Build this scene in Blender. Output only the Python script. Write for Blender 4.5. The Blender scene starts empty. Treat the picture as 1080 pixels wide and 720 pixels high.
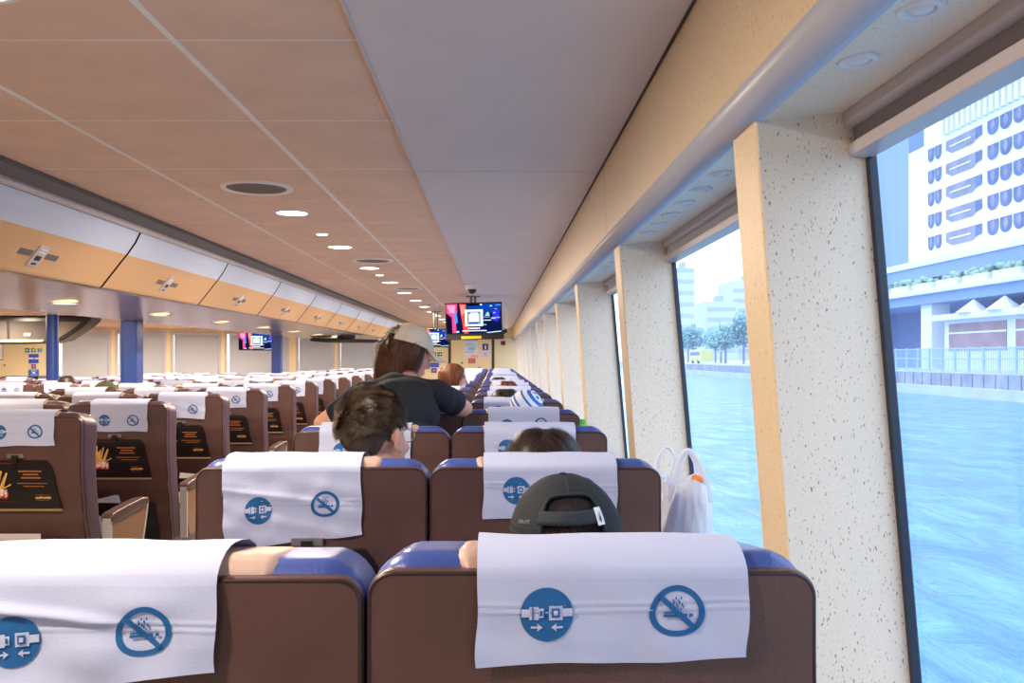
import bpy, bmesh, math, random
from math import sin, cos, pi, sqrt, exp, radians
from mathutils import Vector, Matrix, noise
random.seed(7)
SC = bpy.context.scene
COL = SC.collection
EYE = 1.38
# ---------------------------------------------------------------- camera
cam = bpy.data.cameras.new('camera'); camo = bpy.data.objects.new('camera', cam); COL.objects.link(camo)
camo.location = (0, 0, EYE); camo.rotation_euler = (pi/2, 0, 0)
cam.sensor_width = 36; cam.lens = 30; cam.shift_x = 17/1080; cam.shift_y = 17/1080
cam.clip_start = .05; cam.clip_end = 2000
SC.camera = camo
# ---------------------------------------------------------------- world, exposure
SC.view_settings.view_transform = 'Standard'; SC.view_settings.look = 'None'
SC.view_settings.gamma = 1; SC.view_settings.use_curve_mapping = False
SC.view_settings.exposure = 0.52
SC.cycles.use_denoising = True
SC.cycles.max_bounces = 8; SC.cycles.transparent_max_bounces = 12
SC.cycles.diffuse_bounces = 5
SC.cycles.sample_clamp_indirect = 6
W = bpy.data.worlds.new('world'); SC.world = W; W.use_nodes = True
nt = W.node_tree; nt.nodes.clear()
wo = nt.nodes.new('ShaderNodeOutputWorld'); bg = nt.nodes.new('ShaderNodeBackground')
tcw = nt.nodes.new('ShaderNodeTexCoord'); sepw = nt.nodes.new('ShaderNodeSeparateXYZ')
rw = nt.nodes.new('ShaderNodeValToRGB')
rw.color_ramp.elements[0].position = 0.0; rw.color_ramp.elements[0].color = (.66, .80, 1.0, 1)
rw.color_ramp.elements[1].position = 0.5; rw.color_ramp.elements[1].color = (.62, .78, 1.0, 1)
nt.links.new(tcw.outputs['Generated'], sepw.inputs[0]); nt.links.new(sepw.outputs[2], rw.inputs[0])
nt.links.new(rw.outputs[0], bg.inputs[0]); nt.links.new(bg.outputs[0], wo.inputs[0])
bg.inputs[1].default_value = 2.0
LAMP_W = 30.0          # ceiling downlights (W)
HALL_W = 80.0
BIN_W = 8.0            # downlights under the bins
WARM = (1.0, .84, .67)

# ---------------------------------------------------------------- helpers
def P(px, py, Y): return Vector(((px-523)/900*Y, Y, EYE+(377-py)/900*Y))
def lin(c):
    if isinstance(c, str):
        c = c.lstrip('#'); c = [int(c[i:i+2], 16)/255 for i in (0, 2, 4)]
    return tuple((v/12.92 if v <= .04045 else ((v+.055)/1.055)**2.4) for v in c)
def mat(name, col, rough=.6, metal=0, spec=.5, bump=0, bscale=200, var=0, vscale=6, emit=0, coat=0, trans=0, alpha=1, sheen=0, stretch=None):
    m = bpy.data.materials.new(name); m.use_nodes = True; n = m.node_tree; b = n.nodes['Principled BSDF']
    c = lin(col); b.inputs['Base Color'].default_value = (*c, 1)
    b.inputs['Roughness'].default_value = rough; b.inputs['Metallic'].default_value = metal
    b.inputs['Specular IOR Level'].default_value = spec
    b.inputs['Coat Weight'].default_value = coat
    if sheen: b.inputs['Sheen Weight'].default_value = sheen
    if alpha < 1: b.inputs['Alpha'].default_value = alpha
    if emit:
        b.inputs['Emission Color'].default_value = (*c, 1); b.inputs['Emission Strength'].default_value = emit
    tc = None
    if bump or var:
        tc = n.nodes.new('ShaderNodeTexCoord'); src = tc.outputs['Object']
        if stretch:
            mp = n.nodes.new('ShaderNodeMapping'); mp.inputs['Scale'].default_value = stretch
            n.links.new(src, mp.inputs[0]); src = mp.outputs[0]
    if var:
        t = n.nodes.new('ShaderNodeTexNoise'); t.inputs['Scale'].default_value = vscale; t.inputs['Detail'].default_value = 4
        n.links.new(src, t.inputs['Vector'])
        r = n.nodes.new('ShaderNodeValToRGB')
        r.color_ramp.elements[0].position = .3; r.color_ramp.elements[1].position = .7
        r.color_ramp.elements[0].color = (*[v*(1-var) for v in c], 1); r.color_ramp.elements[1].color = (*[min(1, v*(1+var)) for v in c], 1)
        n.links.new(t.outputs['Fac'], r.inputs[0]); n.links.new(r.outputs[0], b.inputs['Base Color'])
    if bump:
        t = n.nodes.new('ShaderNodeTexNoise'); t.inputs['Scale'].default_value = bscale; t.inputs['Detail'].default_value = 3
        n.links.new(src, t.inputs['Vector'])
        bp = n.nodes.new('ShaderNodeBump'); bp.inputs['Strength'].default_value = bump; bp.inputs['Distance'].default_value = .002
        n.links.new(t.outputs['Fac'], bp.inputs['Height']); n.links.new(bp.outputs[0], b.inputs['Normal'])
    return m
def speckled(name, col, fleck='#8a4636', rough=.42):
    m = mat(name, col, rough); n = m.node_tree; b = n.nodes['Principled BSDF']
    tc = n.nodes.new('ShaderNodeTexCoord'); last = None
    base = n.nodes.new('ShaderNodeRGB'); base.outputs[0].default_value = (*lin(col), 1); cur = base.outputs[0]
    big = n.nodes.new('ShaderNodeTexNoise'); big.inputs['Scale'].default_value = 3; n.links.new(tc.outputs['Object'], big.inputs['Vector'])
    for k, (sc, th, colr, msk) in enumerate(((150, .20, fleck, .74), (210, .22, '#b08a76', .6), (110, .15, '#7a4a50', .82), (260, .28, '#cdbaa4', .4))):
        mp = n.nodes.new('ShaderNodeMapping'); mp.inputs['Scale'].default_value = (1, 1.9, .42); mp.inputs['Rotation'].default_value = (.5*k+.3, .9*k+.5, .5*k)
        n.links.new(tc.outputs['Object'], mp.inputs[0])
        nz = n.nodes.new('ShaderNodeTexNoise'); nz.inputs['Scale'].default_value = sc*1.3; nz.inputs['Detail'].default_value = 1; n.links.new(mp.outputs[0], nz.inputs['Vector'])
        mx0 = n.nodes.new('ShaderNodeVectorMath'); mx0.operation = 'MULTIPLY_ADD'; mx0.inputs[1].default_value = [.9/sc]*3
        n.links.new(nz.outputs['Color'], mx0.inputs[0]); n.links.new(mp.outputs[0], mx0.inputs[2])
        v = n.nodes.new('ShaderNodeTexVoronoi'); v.inputs['Scale'].default_value = sc; n.links.new(mx0.outputs[0], v.inputs['Vector'])
        lt = n.nodes.new('ShaderNodeMath'); lt.operation = 'LESS_THAN'; lt.inputs[1].default_value = th; n.links.new(v.outputs['Distance'], lt.inputs[0])
        sp = n.nodes.new('ShaderNodeSeparateColor'); n.links.new(v.outputs['Color'], sp.inputs[0])
        gt = n.nodes.new('ShaderNodeMath'); gt.operation = 'GREATER_THAN'; gt.inputs[1].default_value = msk; n.links.new(sp.outputs[0], gt.inputs[0])
        mu = n.nodes.new('ShaderNodeMath'); mu.operation = 'MULTIPLY'; n.links.new(lt.outputs[0], mu.inputs[0]); n.links.new(gt.outputs[0], mu.inputs[1])
        m2 = n.nodes.new('ShaderNodeMath'); m2.operation = 'MULTIPLY'; n.links.new(mu.outputs[0], m2.inputs[0]); m2.inputs[1].default_value = .75 if k < 3 else .35
        mx = n.nodes.new('ShaderNodeMix'); mx.data_type = 'RGBA'
        n.links.new(m2.outputs[0], mx.inputs['Factor']); n.links.new(cur, mx.inputs['A']); mx.inputs['B'].default_value = (*lin(colr), 1)
        cur = mx.outputs['Result']
    n.links.new(cur, b.inputs['Base Color'])
    return m
def emis(name, col, s=1.0):
    m = bpy.data.materials.new(name); m.use_nodes = True; n = m.node_tree; n.nodes.clear()
    o = n.nodes.new('ShaderNodeOutputMaterial'); e = n.nodes.new('ShaderNodeEmission')
    e.inputs[0].default_value = (*lin(col), 1); e.inputs[1].default_value = s; n.links.new(e.outputs[0], o.inputs[0]); return m
def glassmat(name, veil=.06, gloss=.06):
    m = bpy.data.materials.new(name); m.use_nodes = True; n = m.node_tree; n.nodes.clear()
    o = n.nodes.new('ShaderNodeOutputMaterial'); t = n.nodes.new('ShaderNodeBsdfTransparent'); g = n.nodes.new('ShaderNodeBsdfGlossy')
    g.inputs['Roughness'].default_value = .05; tr = n.nodes.new('ShaderNodeBsdfTranslucent'); tr.inputs[0].default_value = (.85, .93, 1, 1)
    a = n.nodes.new('ShaderNodeMixShader'); a.inputs[0].default_value = gloss; n.links.new(t.outputs[0], a.inputs[1]); n.links.new(g.outputs[0], a.inputs[2])
    c = n.nodes.new('ShaderNodeMixShader'); c.inputs[0].default_value = veil; n.links.new(a.outputs[0], c.inputs[1]); n.links.new(tr.outputs[0], c.inputs[2])
    n.links.new(c.outputs[0], o.inputs[0]); return m

class MB:
    def __init__(s): s.v = []; s.f = []; s.m = []; s.mi = 0
    def use(s, i): s.mi = i; return s
    def add(s, vs, fs):
        b = len(s.v); s.v += [tuple(v) for v in vs]; s.f += [tuple(b+i for i in f) for f in fs]; s.m += [s.mi]*len(fs); return s
    def quad(s, a, b, c, d): return s.add([a, b, c, d], [(0, 1, 2, 3)])
    def box(s, x0, x1, y0, y1, z0, z1):
        vs = [(x, y, z) for x in (x0, x1) for y in (y0, y1) for z in (z0, z1)]
        return s.add(vs, [(0, 1, 3, 2), (4, 6, 7, 5), (0, 4, 5, 1), (2, 3, 7, 6), (0, 2, 6, 4), (1, 5, 7, 3)])
    def prism(s, poly, axis, a, b):
        n = len(poly)
        def mk(p, t):
            return {'y': (p[0], t, p[1]), 'x': (t, p[0], p[1]), 'z': (p[0], p[1], t)}[axis]
        vs = [mk(p, a) for p in poly]+[mk(p, b) for p in poly]
        fs = [(i, (i+1) % n, n+(i+1) % n, n+i) for i in range(n)]+[tuple(range(n))[::-1], tuple(range(n, 2*n))]
        return s.add(vs, fs)
    def tube(s, pts, r, n=8, cap=True):
        pts = [Vector(p) for p in pts]; rs = r if isinstance(r, (list, tuple)) else [r]*len(pts)
        vs = []; N = len(pts); up = Vector((0, 0, 1)); prev = None
        for i, p in enumerate(pts):
            t = (pts[min(i+1, N-1)]-pts[max(i-1, 0)]).normalized()
            if prev is None:
                a = t.orthogonal().normalized()
            else:
                a = (prev-t*prev.dot(t)).normalized()
            prev = a; b = t.cross(a)
            for k in range(n):
                an = 2*pi*k/n; vs.append(p+(a*cos(an)+b*sin(an))*rs[i])
        fs = [(i*n+k, i*n+(k+1) % n, (i+1)*n+(k+1) % n, (i+1)*n+k) for i in range(N-1) for k in range(n)]
        if cap: fs += [tuple(range(n))[::-1], tuple(range((N-1)*n, N*n))]
        return s.add(vs, fs)
    def cyl(s, c, r, h, n=24, r2=None, axis=2):
        c = Vector(c); d = Vector([0, 0, 0]); d[axis] = h
        return s.tube([c, c+d], [r, r if r2 is None else r2], n)
    def ell(s, c, r, nu=20, nv=12, M=None):
        vs = []; c = Vector(c)
        for j in range(nv+1):
            th = pi*j/nv
            for i in range(nu):
                ph = 2*pi*i/nu
                v = Vector((r[0]*sin(th)*cos(ph), r[1]*sin(th)*sin(ph), r[2]*cos(th)))
                if M: v = M @ v
                vs.append(c+v)
        fs = [(j*nu+i, (j+1)*nu+i, (j+1)*nu+(i+1) % nu, j*nu+(i+1) % nu) for j in range(nv) for i in range(nu)]
        return s.add(vs, fs)
    def disc(s, c, r, n=32, axis=2, r2=None, ang=0):
        c = Vector(c); r2 = r2 or r; vs = []
        for i in range(n):
            a = 2*pi*i/n; u, v = r*cos(a), r2*sin(a)
            vs.append(c+(Vector((u, v, 0)) if axis == 2 else Vector((u, 0, v))))
        return s.add(vs, [tuple(range(n))])
    def grid(s, f, nu, nv):
        vs = [f(i/nu, j/nv) for j in range(nv+1) for i in range(nu+1)]
        fs = [(j*(nu+1)+i, j*(nu+1)+i+1, (j+1)*(nu+1)+i+1, (j+1)*(nu+1)+i) for j in range(nv) for i in range(nu)]
        return s.add(vs, fs)
    def mesh(s, name, mats, smooth=False):
        me = bpy.data.meshes.new(name); me.from_pydata(s.v, [], s.f)
        for m in (mats if isinstance(mats, (list, tuple)) else [mats]): me.materials.append(m)
        me.polygons.foreach_set('material_index', s.m)
        if smooth: me.polygons.foreach_set('use_smooth', [True]*len(me.polygons))
        me.update(); return me
def link(name, me, parent=None, loc=None):
    o = bpy.data.objects.new(name, me); COL.objects.link(o)
    if parent: o.parent = parent
    if loc is not None: o.location = loc
    return o
def obj(name, mb, mats, parent=None, smooth=False, bev=0, auto=None):
    me = mb.mesh(name, mats, smooth) if isinstance(mb, MB) else mb
    bm = bmesh.new(); bm.from_mesh(me); bmesh.ops.remove_doubles(bm, verts=bm.verts, dist=1e-6)
    bmesh.ops.recalc_face_normals(bm, faces=bm.faces); bm.to_mesh(me); bm.free()
    o = link(name, me, parent)
    if bev:
        b = o.modifiers.new('bevel', 'BEVEL'); b.width = bev; b.segments = 3; b.limit_method = 'ANGLE'; b.angle_limit = radians(40)
        me.polygons.foreach_set('use_smooth', [True]*len(me.polygons))
        w = o.modifiers.new('wn', 'WEIGHTED_NORMAL'); w.keep_sharp = True
    return o
def thing(name, label, cat, loc=(0, 0, 0), group=None, rz=0):
    o = bpy.data.objects.new(name, None); COL.objects.link(o); o.location = loc; o.rotation_euler = (0, 0, rz)
    return tag(o, label, cat, group)
def tag(o, label=None, cat=None, group=None, kind=None):
    if label: o['label'] = label
    if cat: o['category'] = cat
    if group: o['group'] = group
    if kind: o['kind'] = kind
    return o
def struct(name, mb, mats, label=None, **k):
    o = obj(name, mb, mats, **k); o['kind'] = 'structure'
    if label: o['label'] = label
    return o
def rbox(w, d, h, rc, re, x0=0, y0=0, z0=0, cuts=(), warp=None, mats=None, topw=None):
    """box w x d x h, rounded corners rc seen from behind, soft edges re, warped"""
    bm = bmesh.new(); bmesh.ops.create_cube(bm, size=1)
    for v in bm.verts: v.co = Vector((v.co.x*w, (v.co.y+.5)*d, (v.co.z+.5)*h))
    es = [e for e in bm.edges if abs(e.verts[0].co.y-e.verts[1].co.y) > 1e-6 and e.verts[0].co.z > h*.5]
    bmesh.ops.bevel(bm, geom=es, offset=rc, segments=7, profile=.5, affect='EDGES')
    es = [e for e in bm.edges if abs(e.verts[0].co.y-e.verts[1].co.y) < 1e-6 and len(e.link_faces) == 2 and e.calc_face_angle(0) > .5]
    bmesh.ops.bevel(bm, geom=es, offset=re, segments=4, profile=.5, affect='EDGES')
    for z in cuts:
        bmesh.ops.bisect_plane(bm, geom=bm.verts[:]+bm.edges[:]+bm.faces[:], plane_co=(0, 0, z), plane_no=(0, 0, 1))
    for v in bm.verts:
        v.co += Vector((x0, y0, z0))
        if warp: v.co = warp(v.co)
    bmesh.ops.recalc_face_normals(bm, faces=bm.faces)
    me = bpy.data.meshes.new('m'); bm.to_mesh(me); bm.free()
    me.polygons.foreach_set('use_smooth', [True]*len(me.polygons))
    for m in (mats or []): me.materials.append(m)
    return me
def add_wn(o):
    w = o.modifiers.new('wn', 'WEIGHTED_NORMAL'); w.keep_sharp = True; return o
def text_mb(mb, s, size, org, xdir=(1, 0, 0), zdir=(0, 0, 1), align='CENTER', bold=0):
    cu = bpy.data.curves.new('t', 'FONT'); cu.body = s; cu.size = size; cu.align_x = align; cu.align_y = 'CENTER'; cu.offset = bold; cu.resolution_u = 2
    o = bpy.data.objects.new('t', cu); COL.objects.link(o)
    dg = bpy.context.evaluated_depsgraph_get(); me = bpy.data.meshes.new_from_object(o.evaluated_get(dg))
    org = Vector(org); xd = Vector(xdir); zd = Vector(zdir)
    mb.add([org+xd*v.co.x+zd*v.co.y for v in me.vertices], [tuple(p.vertices) for p in me.polygons])
    bpy.data.objects.remove(o); bpy.data.curves.remove(cu); bpy.data.meshes.remove(me)
ORD = 'first second third fourth fifth sixth seventh eighth ninth tenth eleventh twelfth thirteenth fourteenth fifteenth sixteenth seventeenth eighteenth nineteenth twentieth'.split()

# ---------------------------------------------------------------- materials
M = {}
M['tile'] = mat('ceiling_tile', '#e8c6ac', .7, bump=.12, bscale=60, var=.05, vscale=5)
M['joint'] = mat('ceiling_joint', '#f6eee6', .5)
M['strip'] = mat('ceiling_strip', '#dcd4d2', .6, bump=.08, bscale=90, var=.02, vscale=4)
M['seam'] = mat('dark_seam', '#4a403a', .7)
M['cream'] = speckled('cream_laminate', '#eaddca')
M['tan'] = speckled('laminate_warm_lit', '#e6cfa8')  # the cream laminate again, warm lamp light put into its colour
M['nose'] = mat('nose_trim', '#b9bccb', .35, var=.03)
M['floor'] = mat('carpet', '#9c948e', .95, bump=.5, bscale=400, var=.3, vscale=60)
M['grey'] = mat('dark_grey_trim', '#6d6a68', .5)
M['rail'] = mat('light_rail', '#c9bfc0', .35)
M['binblue'] = mat('bin_pale_blue', '#cad6ec', .5, bump=.06, bscale=150)
M['bintan'] = mat('bin_tan', '#d9ae80', .5, bump=.06, bscale=150)
M['under'] = mat('bin_underside', '#b39a88', .22, metal=.35, var=.08, vscale=2.5)
M['black'] = mat('black', '#0c0c10', .5)
M['rubber'] = mat('window_gasket', '#16243c', .4)
M['dark'] = mat('dark_plastic', '#221c1c', .35)
M['steel'] = mat('steel', '#a9a49e', .3, metal=.8)
M['white'] = mat('white_plastic', '#e4e2e2', .45)
M['yellow'] = mat('yellow_wall', '#f4dfb0', .6)
M['blind'] = mat('roller_blind', '#c4c8ce', .8)
M['bluepole'] = mat('blue_pole', '#26489a', .4, bump=.1, bscale=300)
M['brown'] = mat('brown_leather', '#543a36', .36, bump=.35, bscale=260, var=.12, vscale=9, coat=.08)
M['brown2'] = mat('brown_leather_crown', '#4f3b46', .36, bump=.3, bscale=260, var=.1, vscale=9, coat=.1)
M['blue'] = mat('blue_leather', '#3c5096', .33, bump=.3, bscale=220, var=.1, vscale=9, coat=.12)
M['creamlea'] = mat('cream_leather', '#bb9c90', .45, bump=.25, bscale=240)
M['pipe'] = mat('piping', '#2a1518', .4)
M['cover'] = mat('paper_cloth', '#b6bddb', .85, bump=.25, bscale=500)
M['ink'] = mat('blue_ink', '#0f5a96', .7)
M['tray'] = mat('tray_black', '#140e10', .35)
M['trayred'] = mat('tray_maroon_print', '#641c1e', .45, var=.4, vscale=12)
M['gold'] = mat('gold_print', '#d9a558', .45, var=.3, vscale=60)
M['orange'] = mat('orange_print', '#b5703c', .5)
M['red'] = mat('red_print', '#c8242a', .5, var=.25, vscale=40)
M['silver'] = mat('silver_edge', '#c9b48c', .3, metal=.7)
M['paper'] = mat('magazine_paper', '#ded9d6', .6)
M['armside'] = mat('armrest_side', '#b6afae', .4)
M['armtan'] = mat('armrest_brown', '#8a6444', .35, coat=.2)
M['skin'] = mat('skin', '#dba58d', .5, var=.06, vscale=20); M['skin'].node_tree.nodes['Principled BSDF'].inputs['Subsurface Weight'].default_value = .12
M['skin'].node_tree.nodes['Principled BSDF'].inputs['Subsurface Radius'].default_value = (.01, .004, .002)
M['hairbrown'] = mat('hair_brown', '#4a382c', .5, var=.35, vscale=30)
M['hairshade'] = mat('hair_scalp', '#4a382c', .8, var=.3, vscale=40)
M['hairdark'] = mat('hair_dark', '#2b1f1d', .4, var=.35, vscale=30)
M['hairred'] = mat('hair_red', '#6e3a22', .45, var=.35, vscale=30)
M['tee'] = mat('black_tshirt', '#191e26', .9, bump=.3, bscale=300)
M['tshirt'] = mat('grey_shirt', '#3c4452', .9, bump=.3, bscale=300)
M['beigecap'] = mat('beige_cap', '#d8cdbd', .85, bump=.3, bscale=400)
M['blackcap'] = mat('black_cap', '#111921', .8, bump=.5, bscale=500)
M['stitch'] = mat('cap_stitch', '#202b33', .8)
M['greencap'] = mat('green_cap', '#4b4f2c', .85, bump=.3, bscale=300)
M['bagmat'] = mat('plastic_bag', '#f2f3fa', .3, bump=.4, bscale=60, alpha=.93)
M['bagmat'].node_tree.nodes['Principled BSDF'].inputs['Transmission Weight'].default_value = .15
M['orangethings'] = mat('orange_wrapper', '#e57a1e', .5)
M['glass'] = glassmat('window_glass')
M['lamp'] = emis('lamp_disc', '#fff2e0', 9)
M['lampwarm'] = emis('lamp_warm', '#ffd9a0', 5)
M['gold2'] = mat('eyeglass_frame', '#cfc6b8', .25, metal=.8)
M['lens'] = glassmat('eyeglass_lens', .02, .1)
M['scarf'] = mat('bandana_blue', '#2c6ac0', .8)
M['scarfw'] = mat('bandana_white', '#dfe6f2', .8)
M['green'] = mat('green_plastic', '#4fae3c', .5)

# ================================================================ setting
YB, YF = -3.0, 22.0
# floor
struct('floor', MB().box(-3.45, .95, YB, YF+.2, -.1, 0), M['floor'])
struct('wall_back_added', MB().box(-11.2, .95, YB-.1, YB, -.2, EYE+.8), M['yellow'] if 'yellow' in M else None)  # unseen wall added to keep daylight out from behind
struct('floor_left', MB().box(-11.2, -3.45, YB, YF+.2, -.2, -.075), M['floor'])
# main ceiling: tiles over a lighter backing
cb = MB(); zc = EYE+.77
cb.use(0).box(-1.95, -.33, YB, YF, zc+.022, zc+.06)
for xj in (-.80, -1.44): cb.box(xj-.009, xj+.009, YB, YF, zc+.0165, zc+.025)
for k in range(45):
    yj = 2.12-.7225*8+.7225*k
    if YB < yj < YF: cb.box(-1.93, -.336, yj-.003, yj+.003, zc+.0175, zc+.025)
xs = [-.336, -.80, -1.44, -1.95]
yy = [2.12-.7225*8+.7225*k for k in range(45)]
cb.use(1)
for a in range(3):
    for k in range(len(yy)-1):
        y0, y1 = yy[k], yy[k+1]
        if y1 > YF: y1 = YF
        if y0 >= YF: break
        g = .0035; cb.box(xs[a+1]+g, xs[a]-g, y0+g*.5, y1-g*.5, zc+.019, zc+.03)
struct('ceiling', cb, [M['joint'], M['tile']])
cs = MB()
ys = [YB, -.01, 3.53, 7.07, 10.6, 14.1, 17.6, YF]
for k in range(len(ys)-1): cs.use(0).box(-.33, .432, ys[k]+.003, ys[k+1]-.003, zc, zc+.04)
cs.use(1).box(-.325, .43, YB, YF, zc+.004, zc+.05)
struct('ceiling_strip', cs, [M['strip'], M['seam']])
struct('trim_1', MB().box(-.336, -.328, YB, YF, zc-.004, zc+.03), M['rail'])
# left lower ceiling
struct('ceiling_left', MB().box(-11.2, -2.35, YB, YF+.2, EYE+.62, EYE+.66), M['tile'])
# right beam panel (warm light tinted in), rounded nose, soffit
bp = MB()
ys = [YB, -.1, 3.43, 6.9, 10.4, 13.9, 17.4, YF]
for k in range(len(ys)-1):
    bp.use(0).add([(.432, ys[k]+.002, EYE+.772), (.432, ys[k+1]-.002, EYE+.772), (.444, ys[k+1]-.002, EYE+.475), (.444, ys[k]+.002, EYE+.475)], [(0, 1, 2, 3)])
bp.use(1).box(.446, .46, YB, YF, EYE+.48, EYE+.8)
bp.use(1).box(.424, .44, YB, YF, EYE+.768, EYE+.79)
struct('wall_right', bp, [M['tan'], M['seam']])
prof = [(.446, .49)]+[(.466-.026*cos(a), .462-.034*sin(a)) for a in [pi*.5*k/8-.35 for k in range(0, 10)]]+[(.50, .424), (.50, .49)]
prof = [(.444, .492), (.438, .484), (.435, .472), (.436, .460), (.440, .449), (.447, .440), (.456, .434), (.467, .431), (.485, .431), (.485, .49)]
struct('trim_2', MB().prism([(x, EYE+h) for x, h in prof], 'y', YB, YF), M['nose'], smooth=False, bev=0)
bpy.data.objects['trim_2'].data.polygons.foreach_set('use_smooth', [True]*len(bpy.data.objects['trim_2'].data.polygons))
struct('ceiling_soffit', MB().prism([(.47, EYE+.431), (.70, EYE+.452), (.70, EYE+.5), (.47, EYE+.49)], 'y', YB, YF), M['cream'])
# lower wall + ledge
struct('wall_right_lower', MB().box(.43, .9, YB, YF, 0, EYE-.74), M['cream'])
struct('trim_3', MB().box(.42, .86, YB, YF, EYE-.74, EYE-.72), M['nose'], bev=.004)
# pillars & windows
def xin(h): return .472+.075*(.43-h)
def xgl(h): return .686+.086*(.4-h)
pys = [1.555+1.715*k for k in range(-2, 12)]
for k, y in enumerate(pys):
    pb = MB(); top, bot = .455, -.72
    a0, a1, b0, b1 = xin(top), xgl(top), xin(bot), xgl(bot)
    pb.add([(a0, y, EYE+top), (a1, y, EYE+top), (b1, y, EYE+bot), (b0, y, EYE+bot),
            (a0, y+.15, EYE+top), (a1, y+.15, EYE+top), (b1, y+.15, EYE+bot), (b0, y+.15, EYE+bot)],
           [(0, 1, 2, 3), (4, 7, 6, 5), (0, 3, 7, 4), (1, 5, 6, 2), (0, 4, 5, 1), (3, 2, 6, 7)])
    pb.m = [0, 0, 1, 0, 0, 0]  # inboard face takes the laminate tinted as warmly lit
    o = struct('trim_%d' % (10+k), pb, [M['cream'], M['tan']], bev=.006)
for k in range(len(pys)-1):
    y0, y1 = pys[k]+.15, pys[k+1]
    w = bpy.data.objects.new('window_%d' % (k+1), None); COL.objects.link(w); w['kind'] = 'structure'
    w.location = (0, 0, 0)
    T, B = .455, -.72
    g = MB().quad((xgl(T)-.004, y0-.1, EYE+T), (xgl(T)-.004, y1+.1, EYE+T), (xgl(B)-.004, y1+.1, EYE+B), (xgl(B)-.004, y0-.1, EYE+B))
    obj('pane', g, M['glass'], w)
    f = MB()
    for yy0, yy1 in ((y0-.0, y0+.014), (y1-.016, y1)):
        f.add([(xgl(T)-.016, yy0, EYE+T), (xgl(T)-.002, yy0, EYE+T), (xgl(B)-.002, yy0, EYE+B), (xgl(B)-.016, yy0, EYE+B),
               (xgl(T)-.016, yy1, EYE+T), (xgl(T)-.002, yy1, EYE+T), (xgl(B)-.002, yy1, EYE+B), (xgl(B)-.016, yy1, EYE+B)],
              [(0, 1, 2, 3), (4, 7, 6, 5), (0, 3, 7, 4), (1, 5, 6, 2), (0, 4, 5, 1), (3, 2, 6, 7)])
    f.box(xgl(B)-.02, xgl(B), y0, y1, EYE+B, EYE+B+.02)
    obj('gasket', f, M['rubber'], w)
    # exterior jamb
    # blind
    lab = {1: 'cream blind headrail above the big near window, fully raised', 2: 'cream blind slightly lowered over the second window beyond the near pillar'}
    if k < 1: lb = 'cream blind headrail above a window behind the camera'
    elif k-0 in (1, 2): lb = lab[k]
    else: lb = 'cream blind over the %s window along the right wall, counted from the near one' % ORD[k-1]
    t = thing('window_blind', lb, 'blind', (0, y0, EYE), 'blinds along the right wall')
    L = y1-y0
    xo = .655 if k == 1 else .66
    obj('headrail', MB().prism([(xo-.022, .447), (xo-.024, .425), (xo-.012, .418), (xo+.03, .418), (xo+.03, .447)], 'y', .002, L-.002), M['rail'], t, bev=.002)
    obj('valance', MB().prism([(xo-.006, .419), (xo-.004, .389), (xo+.02, .389), (xo+.02, .419)], 'y', .004, L-.004), mat('blind_valance', '#8d8382', .6) if k == 0 else (bpy.data.materials['blind_valance'] if k == 1 else M['white']), t)
    obj('bottom_rail', MB().prism([(xo-.014, .389), (xo-.014, .366), (xo+.028, .362), (xo+.028, .389)], 'y', .002, L-.002), M['rail'], t, bev=.003)
# soffit spot fittings
cnt = 0
spots = [(1.065, 'a'), (1.25, 'a')]+[(2.02+.19*i, 'b') for i in range(6)]+[(3.72+.19*i, 'c') for i in range(6)]+[(5.45+.19*i, 'd') for i in range(5)]
proto_spot = None
for y, bay in spots:
    i = cnt; cnt += 1
    h = .4315+.093*(.53-.47)
    where = {'a': 'nearest bay of the soffit', 'b': 'second bay of the soffit', 'c': 'third bay of the soffit', 'd': 'fourth bay of the soffit'}[bay]
    nn = sum(1 for q in spots[:i] if q[1] == bay)
    t = thing('soffit_spotlight', 'small white round fitting, %s one of the %s' % (ORD[nn], where), 'spotlight', (.53, y, EYE+h), 'round fittings in the window soffit')
    if proto_spot is None:
        a = MB(); N = 28
        pr = [(.030, .0), (.029, -.004), (.024, -.007), (.019, -.004), (.017, .004)]
        a.grid(lambda u, v: (lambda j: (pr[j][0]*cos(2*pi*u), pr[j][0]*sin(2*pi*u), pr[j][1]))(round(v*4)), N, 4)
        o = obj('bezel', a, M['white'], t, smooth=True); b = MB().ell((0, 0, 0), (.017, .017, .008), 16, 8); o2 = obj('lens', b, M['white'], t, smooth=True); proto_spot = (o.data, o2.data)
    else:
        link('bezel', proto_spot[0], t); link('lens', proto_spot[1], t)

def hairvar(m, c1, c2):
    n = m.node_tree; b = n.nodes['Principled BSDF']; g = n.nodes.new('ShaderNodeNewGeometry'); r = n.nodes.new('ShaderNodeValToRGB')
    r.color_ramp.elements[0].color = (*lin(c1), 1); r.color_ramp.elements[1].color = (*lin(c2), 1)
    n.links.new(g.outputs['Random Per Island'], r.inputs[0]); n.links.new(r.outputs[0], b.inputs['Base Color'])
hairvar(M['hairbrown'], '#1e1610', '#64503f'); hairvar(M['hairdark'], '#170f10', '#4a3834'); M['hairauburn'] = mat('hair_auburn', '#43291f', .55); hairvar(M['hairauburn'], '#24140f', '#7a4a34'); hairvar(M['hairred'], '#4a2414', '#9a5a38')
M['scalpdark'] = mat('hair_scalp_dark', '#1c1414', .9); M['scalpred'] = mat('hair_scalp_red', '#50281a', .9)
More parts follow.
